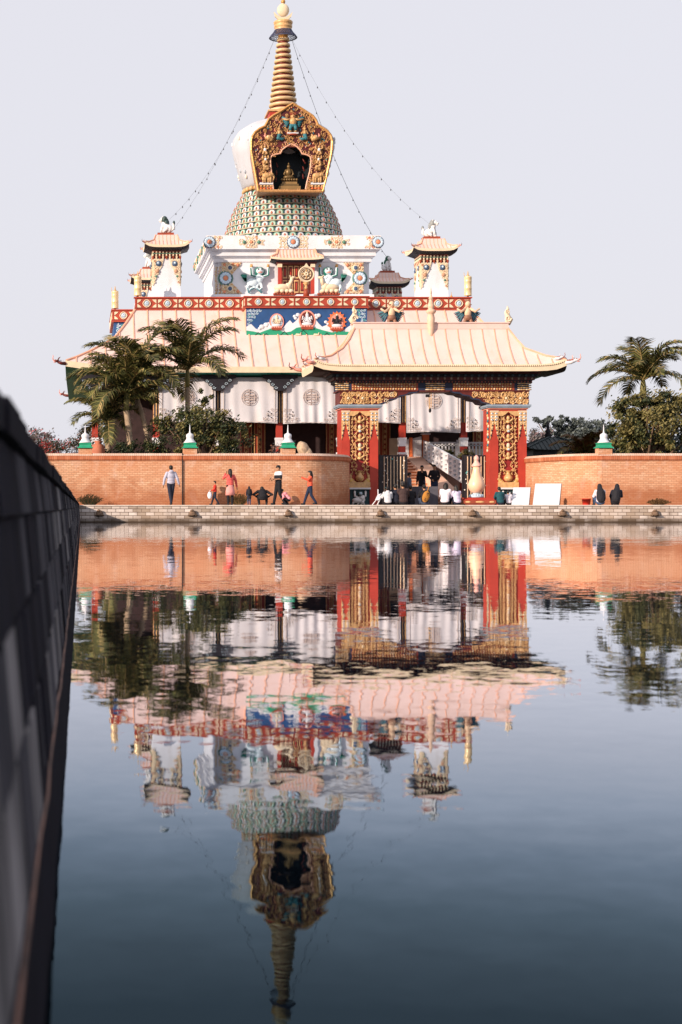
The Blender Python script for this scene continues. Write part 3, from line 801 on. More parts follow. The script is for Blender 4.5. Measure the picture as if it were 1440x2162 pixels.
# ================================================================ STUPA
st_ = thing('stupa', 'white stupa with green tiled dome, gilded niche and ringed golden spire', 'stupa', (XC, DC, 12.5))
def sq(b, h, z0, z1, mat=0): b.box(XC - h, XC + h, DC - h, DC + h, z0, z1, mat)
b = MB(); sq(b, 5.0, 12.53, 12.95); sq(b, 4.8, 12.95, 13.25)
b.build('plinth', white, st_)
b = MB(); sq(b, 4.7, 13.25, 13.27)
for a_, c_ in ((4.2, 4.6), (4.4, 4.4), (4.6, 4.2)): b.box(XC - a_, XC + a_, DC - c_, DC + c_, 13.25, 15.22)
b.build('base', white, st_)
b = MB()
for h, z0, z1 in ((4.66, 15.2, 15.45), (4.78, 15.45, 15.52), (4.88, 15.52, 15.78), (4.99, 15.78, 15.87)): sq(b, h, z0, z1)
b.build('cornice', white, st_)
b = MB(); sq(b, 5.15, 15.87, 16.68)
sq(b, 4.4, 16.68, 16.8); b.build('parapet', white, st_)
# ornaments on the parapet
def rosette(b, cx, cz, r, y, petal=3, centre=4):
    b.lathe((0, 0, 0), [(r * 1.05, -.03), (r * 1.02, .02), (r * .5, .05)], 18, 2); xform(b, len(b.v) - 54, Matrix.Translation((cx, y, cz)) @ Matrix.Rotation(pi / 2, 4, 'X'))
    flower(b, cx, cz, r, y - .05, petal, centre, 12, .04)
orn_m = [cream, gemg, gemb, skyb, gemo, gold, brown]
D = DC - 5.15 - .01; y = D
b = MB()
def lozenge(b, cx, cz, hw, hh, y, seed):
    scroll_panel(b, cx - hw, cx + hw, cz - hh, cz + hh, y, .19, seed, (0, 0, 5, 4), .03, lambda x, z: abs(x - cx) / hw + abs(z - cz) / hh * .8 < 1.02)
    flower(b, cx, cz, hh * .6, y - .02, 0, 4, 8, .05)
    for d in (-1, 1): b.ball((cx + d * hw * .45, y - .03, cz), (.11, .06, .11), 8, 5, 1)
zc = 16.28
PO = lambda: b.build('parapet_ornament', orn_m, st_)
for px in (531, 711): b = MB(); lozenge(b, X(px, D) + .0, zc, .95, .36, y, px); PO()
b = MB()
scroll_panel(b, XC - .85, XC + .85, zc - .36, zc + .36, y, .19, 3, (0, 5), .03, lambda x, z: abs(x - XC) > .3)
rosette(b, XC - .03, zc, .36, y - .03); PO()
for d in (-1, 1):
    b = MB(); e = XC + d * 5.15
    scroll_panel(b, min(e, e - d * .95), max(e, e - d * .95), zc - .37, zc + .37, y, .19, 6, (0, 5, 4), .03, lambda x, z: abs(x - e) / .95 + .2 < 1 or abs(z - zc) > .2)
    rosette(b, e - d * .18, zc, .34, y - .03, 3, 4); PO()
LT = Matrix.Translation((XC - 5.16, DC + 5.15, 0)) @ Matrix.Rotation(-pi / 2, 4, 'Z')   # left side of the parapet
for k in (1.4, 5.15, 8.9): b = MB(); lozenge(b, k, zc, .95, .36, 0, int(k * 10)); xform(b, 0, LT); PO()
for k in (.3, 3.3, 7.0, 10.0): b = MB(); flower(b, k, zc, .3, -.03, 1, 4, 10); xform(b, 0, LT); PO()
# base corner ornament panels and guardians
D = DC - 4.6; y = D - .01
for d in (-1, 1):
    b = MB(); e = XC + d * 4.2; xa, xb = min(e, e - d * 1.15), max(e, e - d * 1.15)
    test = lambda x, z: abs(x - e) < .35 + .95 * abs(z - 14.22) / 1.0
    b.prism([(e, 13.32), (e - d * 1.2, 13.32), (e - d * .55, 14.0), (e - d * .55, 14.4), (e - d * 1.2, 15.15), (e, 15.15)], y - .02, y, 5)
    scroll_panel(b, xa, xb, 13.3, 15.15, y - .05, .18, 12 + d, (0, 0, 0, 4), .03, test)
    rosette(b, e - d * .22, 14.22, .38, y - .07, 3, 4)
    b.lathe((0, 0, 0), [(.46, -.0), (.42, .03)], 16, 1); xform(b, len(b.v) - 32, Matrix.Translation((e - d * .22, y - .03, 14.22)) @ Matrix.Rotation(pi / 2, 4, 'X'))
    for dz in (-1, 1):
        b.ball((e - d * .48, y - .07, 14.22 + dz * .62), (.2, .06, .2), 9, 5, 0); b.ball((e - d * .48, y - .11, 14.22 + dz * .62), (.13, .06, .13), 9, 5, 2)
        b.ball((e - d * .95, y - .07, 14.22 + dz * .78), (.1, .05, .1), 8, 5, 4); b.ball((e - d * .15, y - .07, 14.22 + dz * .8), (.09, .05, .09), 8, 5, 4)
    b.build('corner_ornament', orn_m, st_)
# recessed corner strips on the left
for (xx, yy) in ((4.4, 4.4), (4.6, 4.2)):
    for d in (-1,):
        b = MB(); scroll_panel(b, XC + d * xx, XC + d * xx + .2, 13.3, 14.95, DC - yy - .01, .17, 20, (0, 4, 5), .03); b.build('corner_ornament', orn_m, st_)
def guardian(cx, d):
    """white and green lion-headed guardian relief holding up the cornice; d=+1 faces right"""
    g = MB(); x = X(cx, D); u = .0275; zb = 13.36; Y = y - .16
    def q(a, c): return (x + d * a * u, Y, zb + c * u)
    g.ball(q(-10, 22), (14 * u, .2, 9 * u), 10, 7, 0); g.ball(q(4, 30), (8.5 * u, .2, 11 * u), 10, 7, 0)
    for e in (-1, 1): g.ball((x + d * (5 + e * 5) * u, Y - .1, zb + 32 * u), (5 * u, .12, 4 * u), 8, 5, 0)
    g.ball(q(5, 46), (11 * u, .2, 9.5 * u), 10, 7, 1)                               # mane
    g.ball((q(5, 45)[0], Y - .12, zb + 46 * u), (8.4 * u, .16, 7.2 * u), 10, 7, 0)   # face
    g.ball((q(5, 45)[0], Y - .24, zb + 42.5 * u), (5.5 * u, .06, 1.8 * u), 8, 4, 3); g.ball((q(5, 45)[0], Y - .27, zb + 45.4 * u), (1.7 * u, .05, 1.4 * u), 6, 4, 0)
    for e in (-1, 1):
        g.ball((q(5, 0)[0] + e * 3.4 * u, Y - .24, zb + 48.6 * u), (2.0 * u, .05, 1.3 * u), 6, 4, 4)
        g.ball((q(5, 0)[0] + e * 3.4 * u, Y - .22, zb + 50.4 * u), (2.8 * u, .05, .7 * u), 6, 4, 4)
        g.limb([(q(5, 0)[0] + e * 9 * u, Y, zb + 35 * u), (q(5, 0)[0] + e * 17 * u, Y, zb + 38 * u), (q(5, 0)[0] + e * 18 * u, Y, zb + 53 * u)], [.09, .08, .07], 7, 0)
        g.tube([(q(5, 0)[0] + e * 9 * u, Y - .06, zb + 34 * u), (q(5, 0)[0] + e * 18.4 * u, Y - .06, zb + 37.2 * u), (q(5, 0)[0] + e * 19.6 * u, Y - .04, zb + 53 * u)], [.04, .05, .04], 6, 1)
        g.ball((q(5, 0)[0] + e * 18 * u, Y, zb + 57 * u), (3.6 * u, .1, 3 * u), 7, 5, 5)
        for k in range(3): g.tube([(q(5, 0)[0] + e * (16.5 + k * 1.6) * u, Y - .05, zb + 58 * u), (q(5, 0)[0] + e * (16 + k * 2) * u, Y - .08, zb + 61 * u)], .02, 5, 5)
    for k in range(9):
        a = -1.2 + k * .3
        g.tube([q(5 + 7 * math.sin(a), 42 - 3 * math.cos(a)), (q(5 + 13 * math.sin(a), 0)[0], Y - .08, zb + (38 - 7 * math.cos(a)) * u)], [.05, .01], 5, 1)
    for pts in (((-17, 20), (-22, 12), (-19, 1), (-15, 0)), ((-12, 18), (-6, 11), (-14, 9), (-18, 4)), ((2, 20), (-2, 11), (7, 2), (10, 0)), ((6, 20), (10, 11), (5, 7), (11, 3))):
        g.limb([q(*p) for p in pts], [.11, .085, .055, .05], 7, 0)
        g.tube([(q(*p)[0], Y - .05, q(*p)[2] - .05) for p in pts[1:]], [.03, .04, .03], 5, 2)
    for k in range(8):
        a = -1.0 + k * .26
        g.tube([q(-25, 24), q(-28 - 5 * math.sin(-a) * .4 + 2 * math.sin(a * 3), 32), q(-29 + 9 * math.sin(a), 34 + 8 * math.cos(a))], [.06, .06, .01], 5, 1)
    g.build('guardian_figure', [M('guardian_white', (.60, .70, .76, 1), .5, var=.1), M('guardian_green', (.015, .17, .13, 1), .5, var=.3), teal, pink, black, goldd], st_)
guardian(543, 1); guardian(697, -1)
# door and its porch roof
b = MB(); xa, xb = X(585, D), X(662, D)
b.box(xa + .2, xb - .2, y - .10, y + .1, 13.25, 15.05, 0)
for px in (600, 612, 624, 636):
    for (za, zb_) in ((13.35, 14.1), (14.2, 14.95)):
        x = X(px, D) + .03
        b.box(x - .13, x + .13, y - .14, y - .09, za, zb_, 1); b.box(x - .09, x + .09, y - .15, y - .13, za + .08, zb_ - .08, 0); b.box(x - .04, x + .04, y - .17, y - .14, za + .18, zb_ - .18, 3)
b.build('door', [maroon, gold, cream, red], st_)
b = MB()
for d in (0, 1):
    x = xa if d == 0 else xb - .22
    b = MB(); b.box(x, x + .2, y - .55, y - .35, 13.25, 14.98, 0); b.box(x - .03, x + .23, y - .6, y - .3, 14.8, 15.0, 1); b.build('porch_post', [red, cream, maroon], st_)
b = MB(); b.box(xa - .1, xb + .1, y - .6, y + .02, 15.0, 15.2, 2); b.build('porch_beam', maroon, st_)
b = MB(); hip_roof(b, [(xa - .45, xb + .45, y - .95, y + .3, 15.28), (xa - .1, xb + .1, y - .65, y + .2, 15.52), (xa, xb, y - .5, y + .1, 15.86)], .08, 4, 10, 0, 1, .2, .06, .04)
eave_band(b, (xa - .45, xb + .45, y - .95, y + .3, 15.28), .08, .10, 4, 10, 2, .02, inner=(xa, xb, y - .6, y, 15.1), smat=3)
b.build('porch_roof', [peach, peachrib, cream, dark], st_)
# tiled dome: tiers of little arched niches
b = MB(); prof = [(3.75, 16.75), (3.68, 17.0), (3.54, 17.5), (3.36, 18.1), (3.03, 18.9), (2.66, 19.6), (2.30, 20.15), (2.1, 20.2)]
b.lathe((XC, DC, 0), [(r - .1, z) for r, z in prof], 48, 0); b.build('dome', M('dome_core', (.30, .34, .26, 1), .6), st_)
def rad(z):
    for (r0, z0), (r1, z1) in zip(prof, prof[1:]):
        if z0 <= z <= z1: return r0 + (r1 - r0) * (z - z0) / (z1 - z0)
    return prof[-1][0]
for t in range(9):
    z = 16.85 + t * .36; r = rad(z) ; n = int(2 * pi * r / .47); b = MB()
    b.lathe((XC, DC, z), [(r - .02, -.05), (r + .09, -.05), (r + .10, .0), (r - .02, .02)], 40, 4)
    for k in range(n):
        a = 2 * pi * (k + (t % 2) * .5) / n
        if math.sin(a) > .35: continue
        st0 = len(b.v); m1 = 0 if k % 2 else 1
        def ar(w_, h): w_ *= 1.1; return [(-w_, 0), (-w_, h * .55), (-w_ * .75, h * .85), (-w_ * .3, h), (w_ * .3, h), (w_ * .75, h * .85), (w_, h * .55), (w_, 0)]
        b.prism(ar(.215, .31), -.05, .12, m1); b.prism(ar(.16, .25), -.075, -.02, 2 if m1 else 5)
        b.ball((0, -.09, .07), (.075, .04, .075), 6, 4, 3); b.ball((0, -.09, .15), (.035, .03, .035), 5, 4, 3)
        xform(b, st0, Matrix.Translation((XC + r * math.cos(a), DC + r * math.sin(a), z)) @ Matrix.Rotation(a + pi / 2, 4, 'Z') @ Matrix.Rotation(-.30, 4, 'X'))
    b.build('dome_tier', [M('tile_green', (.035, .13, .09, 1), .5), M('tile_blue', (.035, .065, .11, 1), .5), M('tile_white', (.56, .58, .58, 1), .5, var=.25), M('tile_red', (.40, .11, .06, 1), .5), M('tile_lip', (.50, .42, .30, 1), .5), M('tile_mint', (.36, .48, .40, 1), .5)], st_)
b = MB(); b.lathe((XC, DC, 20.1), [(2.3, 0), (2.45, .08), (2.35, .22), (2.2, .28)], 36, 1)
for k in range(36):
    a = 2 * pi * k / 36; b.ball((XC + 2.42 * math.cos(a), DC + 2.42 * math.sin(a), 20.22), (.16, .16, .15), 7, 5, 0)
b.build('lotus_ring', [gold, goldd], st_)
b = MB(); b.lathe((XC - .0, DC, 0), [(2.3, 20.3), (2.55, 20.5), (2.80, 21.4), (3.05, 22.3), (3.17, 22.9), (3.12, 23.4), (2.8, 23.9), (2.2, 24.3), (1.5, 24.55), (1.2, 24.6)], 40, 0)
b.build('bulb', M('bulb_white', (.47, .49, .55, 1), .6, var=.08, scale=1.2, dirt=((.36, .34, .33, 1), 1.6, .3, (1, 1, .25))), st_)
b = MB()
for sgn in (0, pi):
    st0 = len(b.v)
    rr0 = 3.14
    for k in range(26):
        b = MB(); rd2 = random.Random(k + 3); a = rd2.uniform(-.5, .5); z = rd2.uniform(20.9, 23.4); q = 2.7 + (z - 20.9) * .19
        b.ball((q * math.cos(a), q * math.sin(a), z), (.08, .10, .14), 6, 4, k % 4)
        xform(b, 0, Matrix.Translation((XC, DC, 0)) @ Matrix.Rotation(sgn, 4, 'Z')); b.build('bulb_jewel', [M('faint_gold', (.78, .70, .6, 1)), M('faint_grey', (.6, .6, .62, 1)), white, M('faint_blue', (.4, .45, .52, 1))], st_)
b = MB(); sq_ = lambda h, z0, z1, m: b.box(XC - h, XC + h, DC - h, DC + h, z0, z1, m)
sq_(.95, 24.5, 25.0, 0); sq_(1.05, 25.0, 25.1, 1); b.build('harmika', [red, gold], st_)
# spire
z = 25.0; n = 14; H = (29.75 - 25.0) / n
for k in range(n):
    r = .94 - (.94 - .40) * k / (n - 1); zz = 25.0 + k * H
    b = MB(); b.lathe((XC, DC, zz), [(r * .74, .0), (r * .74, H * .48), ], 24, 1)
    b.lathe((XC, DC, zz + H * .40), [(r * .74, 0), (r * .97, .015), (r * .98, H * .44), (r * .94, H * .52), (r * .74, H * .56)], 28, 0)
    b.build('spire_ring', [M('ring_gold', (.62, .44, .25, 1), .4, .0, .15, 4, spec=.5), M('ring_red', (.16, .025, .02, 1), .5)], st_)
b = MB(); zt = 29.75
b.lathe((XC, DC, zt), [(.30, -.2), (.30, .25), (.36, .3)], 16, 1)
prof2 = [(.84, 0.05), (.78, .16), (.62, .34), (.50, .55)]
for k in range(40):
    for d in (-1, 1):
        pts = []
        for j, (r, z_) in enumerate(prof2):
            a = 2 * pi * (k + d * j * .9) / 40
            pts.append((XC + r * math.cos(a), DC + r * math.sin(a), zt + z_))
        b.tube(pts, .016, 4, 2 if k % 1 == 0 else 0, False, cap=False)
b.tube([(XC + .85 * math.cos(a), DC + .85 * math.sin(a), zt + .04) for a in np.linspace(0, 2 * pi, 33)], .03, 5, 2, cap=False)
b.lathe((XC, DC, zt), [(.50, .32), (.53, .55), (.50, .60), (.56, .66), (.57, .76), (.50, .80), (.58, .88), (.60, 1.0), (.55, 1.06), (.3, 1.1)], 24, 0)
b.build('spire_parasol', [gold, goldd, M('lattice_blue', (.05, .06, .12, 1), .5)], st_)
b = MB()
b.prism([(XC + p, zt + 1.05 + q) for p, q in [(-.18, 0), (-.50, .30), (-.58, .58), (-.42, .42), (-.2, .28), (0, .24), (.2, .28), (.42, .42), (.58, .58), (.50, .30), (.18, 0)]], DC - .09, DC + .09, 0)
b.ball((XC, DC, zt + 1.75), (.38, .16, .42), 14, 9, 0); b.ball((XC, DC, zt + 2.2), (.10, .10, .16), 8, 6, 0); b.ball((XC, DC, zt + 2.28), (.14, .14, .14), 10, 8, 1); b.ball((XC, DC, zt + 2.44), (.05, .05, .1), 6, 5, 1)
b.build('spire_finial', [cream, goldd], st_)

# the gilded niche in front of the bulb
DN = 98.75
out_px = [(545, 403), (541, 380), (537, 358), (533, 335), (530, 318), (530, 300), (532, 290), (538, 280), (548, 272), (559, 267), (563, 260), (567, 252), (576, 245), (590, 237), (605, 227), (618, 219), (632, 227), (646, 236), (660, 245), (667, 254), (671, 264), (680, 270), (691, 277), (698, 286), (701, 298), (700, 318), (697, 335), (692, 358), (686, 385), (681, 404)]
in_px = [(577, 400), (574, 372), (571, 345), (571, 335), (574, 329), (582, 326), (592, 324), (596, 316), (604, 310), (615, 304), (627, 310), (634, 317), (638, 325), (648, 327), (655, 331), (657, 340), (654, 362), (648, 385), (645, 400)]
outer = pp(out_px, DN); inner = pp(in_px, DN)
b = MB(); b.plate(outer, [inner], DN, DN + .22, 0); 
b.build('niche_frame', M('niche_ground', (.085, .012, .015, 1), .5, var=.3), st_)
b = MB()
b.tube([(x, DN - .03, z) for x, z in outer] + [(outer[0][0], DN - .03, outer[0][1])], .085, 6, 0, False)
b.tube([(x, DN - .1, z) for x, z in outer], .035, 6, 1, False)
for i in range(len(outer) - 1):
    for t in (.0, .33, .66):
        x = outer[i][0] + (outer[i + 1][0] - outer[i][0]) * t; z = outer[i][1] + (outer[i + 1][1] - outer[i][1]) * t
        b.ball((x, DN - .1, z), (.05, .04, .05), 5, 4, 0)
b.tube([(x, DN - .03, z) for x, z in inner], .045, 6, 2, False)
for i in range(len(inner) - 1):
    L_ = math.hypot(inner[i + 1][0] - inner[i][0], inner[i + 1][1] - inner[i][1]); k = max(1, int(L_ / .1))
    for j in range(k):
        t = j / k; x = inner[i][0] + (inner[i + 1][0] - inner[i][0]) * t; z = inner[i][1] + (inner[i + 1][1] - inner[i][1]) * t
        cx_, cz_ = X(614, DN), Z(360, DN); dx, dz = x - cx_, z - cz_; l = math.hypot(dx, dz)
        b.ball((x + dx / l * .11, DN - .02, z + dz / l * .11), (.038, .04, .038), 5, 4, 2)
b.build('niche_moulding', [M('moulding_gold', (.50, .26, .10, 1), .42, .05, .3, 9), goldd, peachrib], st_)
b = MB()  # shell of the niche back to the bulb
n = len(outer); sc_ = .93
v = [(x, DN + .2, z) for x, z in outer] + [(X(614, DN) + (x - X(614, DN)) * sc_, DN + 2.2, z) for x, z in outer]
b.add(v, [(i, n + i, n + (i + 1) % n, (i + 1) % n) for i in range(n)], 0)
n = len(inner); v = [(x, DN + .2, z) for x, z in inner] + [(x, DN + 1.2, z) for x, z in inner]
b.add(v, [(i, (i + 1) % n, n + (i + 1) % n, n + i) for i in range(n)], 1)
b.prism([(x, z) for x, z in inner], DN + 1.2, DN + 1.25, 1)
b.build('niche_shell', [M('shell_brown', (.34, .19, .11, 1), .5, var=.4, scale=9), M('niche_dark', (.008, .014, .02, 1), .7)], st_)
b = MB()  # seated figure on its throne
cx_ = X(612, DN)
def T_(px, py): return (X(px, DN), DN + .55, Z(py, DN))
tb = MB(); b_ = b; b = tb; b.box(X(590, DN), X(636, DN), DN + .25, DN + .9, Z(400, DN), Z(391, DN), 1); b.box(X(594, DN), X(632, DN), DN + .3, DN + .9, Z(391, DN), Z(386, DN), 0)
b.box(X(597, DN), X(629, DN), DN + .35, DN + .9, Z(386, DN), Z(381, DN), 1)
for k in range(7): b.ball((X(597 + k * 5.2, DN), DN + .33, Z(377, DN)), (.09, .08, .09), 6, 4, 0)
for px in (597, 628): b.limb([T_(px, 399), T_(px, 393)], [.06, .09], 6, 2)
b.build('throne', [M('statue_bronze', (.16, .10, .04, 1), .4, .4), M('throne_brass', (.30, .18, .07, 1), .4, .3), skyb], st_); b = b_
b.ball(T_(612, 371), (.36, .25, .14), 10, 6, 0); b.ball(T_(612, 360), (.2, .15, .26), 9, 7, 0); b.ball(T_(612, 348), (.11, .11, .13), 8, 6, 0); b.ball(T_(612, 342), (.05, .05, .08), 6, 5, 0)
for d in (-1, 1): b.limb([T_(612 + d * 6, 356), T_(612 + d * 10, 364), T_(612 + d * 3, 369)], [.07, .06, .05], 6, 0)
b.build('seated_figure', MATS['statue_bronze'], st_)
for k in range(6):
    b = MB(); b.limb([T_(584 + (k % 2) * 58 + k, 380 - k * 8), T_(586 + (k % 2) * 56, 372 - k * 8)], [.06, .03], 5, 3)
    b.build('attendant_flower', [maroon] * 4, st_)
def relief(nm, cx, cz, s, kind, d=1):
    g = MB(); x, z = X(cx, DN), Z(cz, DN); u = s * .0282; Y = DN - .14
    def q(a, c, dy=0): return (x + d * a * u, Y + dy, z + c * u)
    if kind == 'eagle':     # winged figure with spread arms on a lotus base
        g.ball(q(0, .18), (.13 * u, .14, .17 * u), 9, 7, 0); g.ball(q(0, .35), (.09 * u, .13, .08 * u), 8, 6, 0); g.ball(q(0, .36, -.13), (.03 * u, .1, .02 * u), 5, 4, 3)
        for k in range(5): g.tube([q(-.08 + k * .04, .41), q(-.11 + k * .055, .52)], [.05, .01], 5, 3)
        for e in (-1, 1):
            g.limb([q(e * .10, .26), q(e * .22, .24), q(e * .36, .27)], [.08, .06, .05], 6, 0)
            for k in range(6): g.tube([q(e * .12, .24, .08), q(e * (.40 - k * .03), .34 - k * .07, .08)], [.05, .08], 5, 1)
            g.limb([q(e * .06, .04), q(e * .10, -.07), q(e * .09, -.16)], [.12, .10, .06], 6, 1); g.ball(q(e * .10, -.18), (.06 * u, .1, .03 * u), 6, 4, 0)
        g.ball(q(0, .04), (.15 * u, .12, .08 * u), 8, 5, 1)
        g.box(x - .2 * u, x + .2 * u, Y, Y + .1, z - .26 * u, z - .21 * u, 2)
        g.ball(q(0, -.29), (.2 * u, .1, .04 * u), 8, 4, 3)
    if kind == 'naga':
        g.ball(q(0, .30), (.07 * u, .1, .08 * u), 7, 5, 0); g.tube([q(0, .36), q(0, .5)], [.07, .01], 5, 0)
        g.ball(q(0, .1), (.10 * u, .1, .15 * u), 7, 5, 0)
        for e in (-1, 1): g.limb([q(e * .08, .18), q(e * .16, .06), q(e * .03, .08)], [.06, .05, .04], 5, 0)
        g.limb([q(0, -.05), q(.05, -.2), q(-.15, -.26), q(-.3, -.2)], [.13, .12, .09, .03], 6, 1)
    if kind == 'makara':
        g.limb([q(-.1, 0), q(.05, .1), q(.2, .08)], [.14, .17, .10], 7, 0); g.limb([q(.2, .1), q(.3, .22), q(.26, .36)], [.07, .06, .03], 6, 4)
        g.tube([q(-.1, 0), q(-.22, .12), q(-.14, .25), q(-.24, .34)], [.1, .08, .07, .03], 6, 0)
        g.ball(q(.1, .16, -.1), .05, 5, 4, 2)
    if kind == 'boy':
        g.ball(q(0, .3), (.1 * u, .1, .1 * u), 7, 5, 0); g.ball(q(0, .08), (.12 * u, .11, .15 * u), 7, 5, 2)
        for e in (-1, 1):
            g.limb([q(e * .1, .15), q(e * .24, .2), q(e * .22, .36)], [.06, .05, .05], 5, 0); g.limb([q(e * .05, -.04), q(e * .13, -.16), q(e * .02, -.24)], [.09, .07, .05], 6, 0)
    if kind == 'goat':
        g.ball(q(0, .05), (.25 * u, .12, .13 * u), 8, 6, 0); g.limb([q(.18, .1), q(.26, .24)], [.1, .08], 6, 0); g.ball(q(.3, .28), (.09 * u, .09, .06 * u), 6, 5, 0)
        for e in (-.18, -.08, .1, .2): g.limb([q(e, -.02), q(e + .02, -.24)], [.06, .035], 5, 0)
    if kind == 'elephant':
        g.ball(q(-.02, .06), (.30 * u, .15, .19 * u), 9, 7, 0); g.ball(q(.28, .12), (.14 * u, .14, .15 * u), 8, 6, 0); g.ball(q(.2, .1, -.1), (.06 * u, .06, .12 * u), 6, 5, 0)
        g.limb([q(.38, .1), q(.44, -.05), q(.40, -.2)], [.07, .05, .03], 6, 0)
        for e in (-.22, -.1, .1, .22): g.limb([q(e, -.05), q(e, -.3)], [.09, .07], 6, 0)
    g.build(nm, [M('relief_gold', (.54, .32, .14, 1), .42, .05, .35, 8), teal, white, brown, pink], st_)
relief('winged_figure', 618, 268, 58, 'eagle')
for d, c0 in ((-1, 614), (1, 618)):
    relief('serpent_figure', c0 + d * 25, 285, 38, 'naga', d); relief('sea_monster_relief', c0 + d * 46, 295, 32, 'makara', d)
    relief('child_figure', c0 + d * 55, 320, 30, 'boy', d); relief('rider_figure', c0 + d * 54, 340, 26, 'boy', d)
    relief('goat_relief', c0 + d * 52, 354, 22, 'goat', d); relief('elephant_relief', c0 + d * 51, 374, 34, 'elephant', -d if d < 0 else d)
    g = MB(); xa, xb = sorted((X(c0 + d * 66, DN), X(c0 + d * 38, DN)))
    g.box(xa, xb, DN - .12, DN, Z(390, DN), Z(386, DN), 2)
    for r_ in range(2):
        for k in range(4): g.ball((xa + (k + .5) * (xb - xa) / 4, DN - .04, Z(393 + r_ * 5, DN)), (.09, .07, .06), 6, 4, r_ * 3)
    g.build('pedestal_relief', [gold, teal, white, orange], st_)
g = MB(); rd = random.Random(12)   # small leaves, jewels and scrolls between the figures
from mathutils.geometry import intersect_point_tri_2d
def inside(p, poly):
    c = False; j = len(poly) - 1
    for i in range(len(poly)):
        if (poly[i][1] > p[1]) != (poly[j][1] > p[1]) and p[0] < (poly[j][0] - poly[i][0]) * (p[1] - poly[i][1]) / (poly[j][1] - poly[i][1]) + poly[i][0]: c = not c
        j = i
    return c
k = 0
while k < 640:
    px, py = rd.uniform(531, 700), rd.uniform(222, 402)
    if not inside((px, py), out_px) or inside((px, py), in_px): continue
    k += 1; x, z = X(px, DN), Z(py, DN); t = rd.random()
    if t < .35: spiral(g, x, z, rd.uniform(.09, .16), DN - .03, rd.uniform(0, 6), 1.2, rd.choice((-1, 1)), .034, 0, 7)
    else: g.ball((x, DN - .02, z), (.05, .05, rd.uniform(.05, .1)), 5, 4, rd.choice((0, 0, 0, 0, 0, 0, 1, 2, 4)), Matrix.Rotation(rd.uniform(-1, 1), 3, 'Y'))
for py in (307,): g.box(X(545, DN), X(690, DN), DN - .04, DN, Z(py + 4, DN), Z(py, DN), 5)
g.build('niche_scrollwork', [M('old_gold', (.46, .25, .10, 1), .4, .1, .4, 8), M('dull_pink', (.5, .25, .2, 1)), teal, white, gemo, maroon], st_)

# ================================================================ CORNER TOWERS
def tower(cx, cy, zt, label, full=True):
    t = thing('corner_tower', label, 'tower', (cx, cy, 12.5), group='corner towers round the stupa')
    h = .78
    b = MB(); b.lathe((cx, cy, 12.53), [(h * 1.06 * 2 ** .5, 0), (h * 1.0 * 2 ** .5, 1.0), (h * .97 * 2 ** .5, zt - 12.53 - .85)], 4, 0, False, pi / 4)
    b.build('tower_body', white, t)
    b = MB(); z1 = zt - .85
    b.box(cx - h * .98, cx + h * .98, cy - h * .98, cy + h * .98, z1 - .42, z1, 3)
    for k in range(4):
        st0 = len(b.v); q = h * 1.0
        for j in range(9):
            b.box(-q + j * q / 4 - .04, -q + j * q / 4 + .04, -q - .05, -q, -.09, -.03, 1); b.ball((-q + j * q / 4, -q - .01, -.22), (.06, .05, .08), 5, 4, 0)
            b.tube([(-q + j * q / 4, -q - .02, -.30), (-q + j * q / 4, -q - .02, -.48)], [.07, .03], 5, 0 if j % 2 else 4, False)
        b.box(-q, q, -q - .04, -q, -.02, .04, 4); b.box(-q, q, -q - .03, -q, -.15, -.12, 6)
        for d in (-1, 1):
            e = d * q
            b.prism([(e, -.45), (e - d * .62, -.45), (e - d * .5, -.9), (e - d * .3, -1.2), (e - d * .12, -1.75), (e, -2.0)], -q - .04, -q + .01, 1)
            scroll_panel(b, min(e, e - d * .55), max(e, e - d * .55), -1.85, -.5, -q - .05, .16, k * 3 + d, (0, 0, 5), .025, lambda x, z: abs(x - e) < .58 + (z + .5) * .36)
            b.ball((e - d * .32, -q - .06, -.72), (.17, .07, .17), 9, 6, 2); b.ball((e - d * .30, -q - .10, -.69), (.08, .05, .08), 7, 5, 7)
            b.ball((e - d * .25, -q - .06, -1.15), (.12, .06, .12), 8, 5, 5); b.ball((e - d * .18, -q - .06, -1.45), (.07, .05, .07), 7, 5, 6)
        xform(b, st0, Matrix.Translation((cx, cy, z1)) @ Matrix.Rotation(k * pi / 2, 4, 'Z'))
    b.build('tower_ornament', [cream, cream, gemb, maroon, brown, M('tower_stone', (.5, .28, .18, 1)), gemg, skyb], t)
    b = MB(); e = 1.25
    rg = [(cx - e, cx + e, cy - e, cy + e, z1 + .28), (cx - e * .82, cx + e * .82, cy - e * .82, cy + e * .82, z1 + .42), (cx - .74, cx + .74, cy - .74, cy + .74, z1 + .62), (cx - .62, cx + .62, cy - .62, cy + .62, z1 + .95)]
    hip_roof(b, rg, .20, 5, 10, 0, 1, .22, .03, .03); b.box(cx - .6, cx + .6, cy - .6, cy + .6, z1 + .8, z1 + .98, 0)
    eave_band(b, rg[0], .20, .12, 5, 10, 2, .03, inner=(cx - h, cx + h, cy - h, cy + h, z1 - .0), smat=3)
    tr_ = b.build('tower_roof', [peach, peachrib, cream, dark], t)
    b = MB()
    for sx in (-1, 1):
        for sy in (-1, 1): b = MB(); dragon_head(b, (cx + sx * (e - .02), cy + sy * (e - .02), z1 + .42), sx, sy, .26, (0, 1, 2)); b.build('corner_ornament', [pink, maroon, gold], tr_)
    b = MB(); b.box(cx - .5, cx + .45, cy - .38, cy + .38, z1 + .98, z1 + 1.14, 0); b.build('pedestal', brown, t)
    return z1 + 1.14
lw_w = M('statue_white', (.72, .71, .72, 1), .5, var=.1); lw_g = M('statue_mane', (.035, .07, .07, 1), .5, var=.3)
lw_g2 = M('statue_mane_green', (.01, .10, .06, 1), .5, var=.3); lw_gr = M('statue_mane_grey', (.25, .27, .28, 1), .5, var=.2)
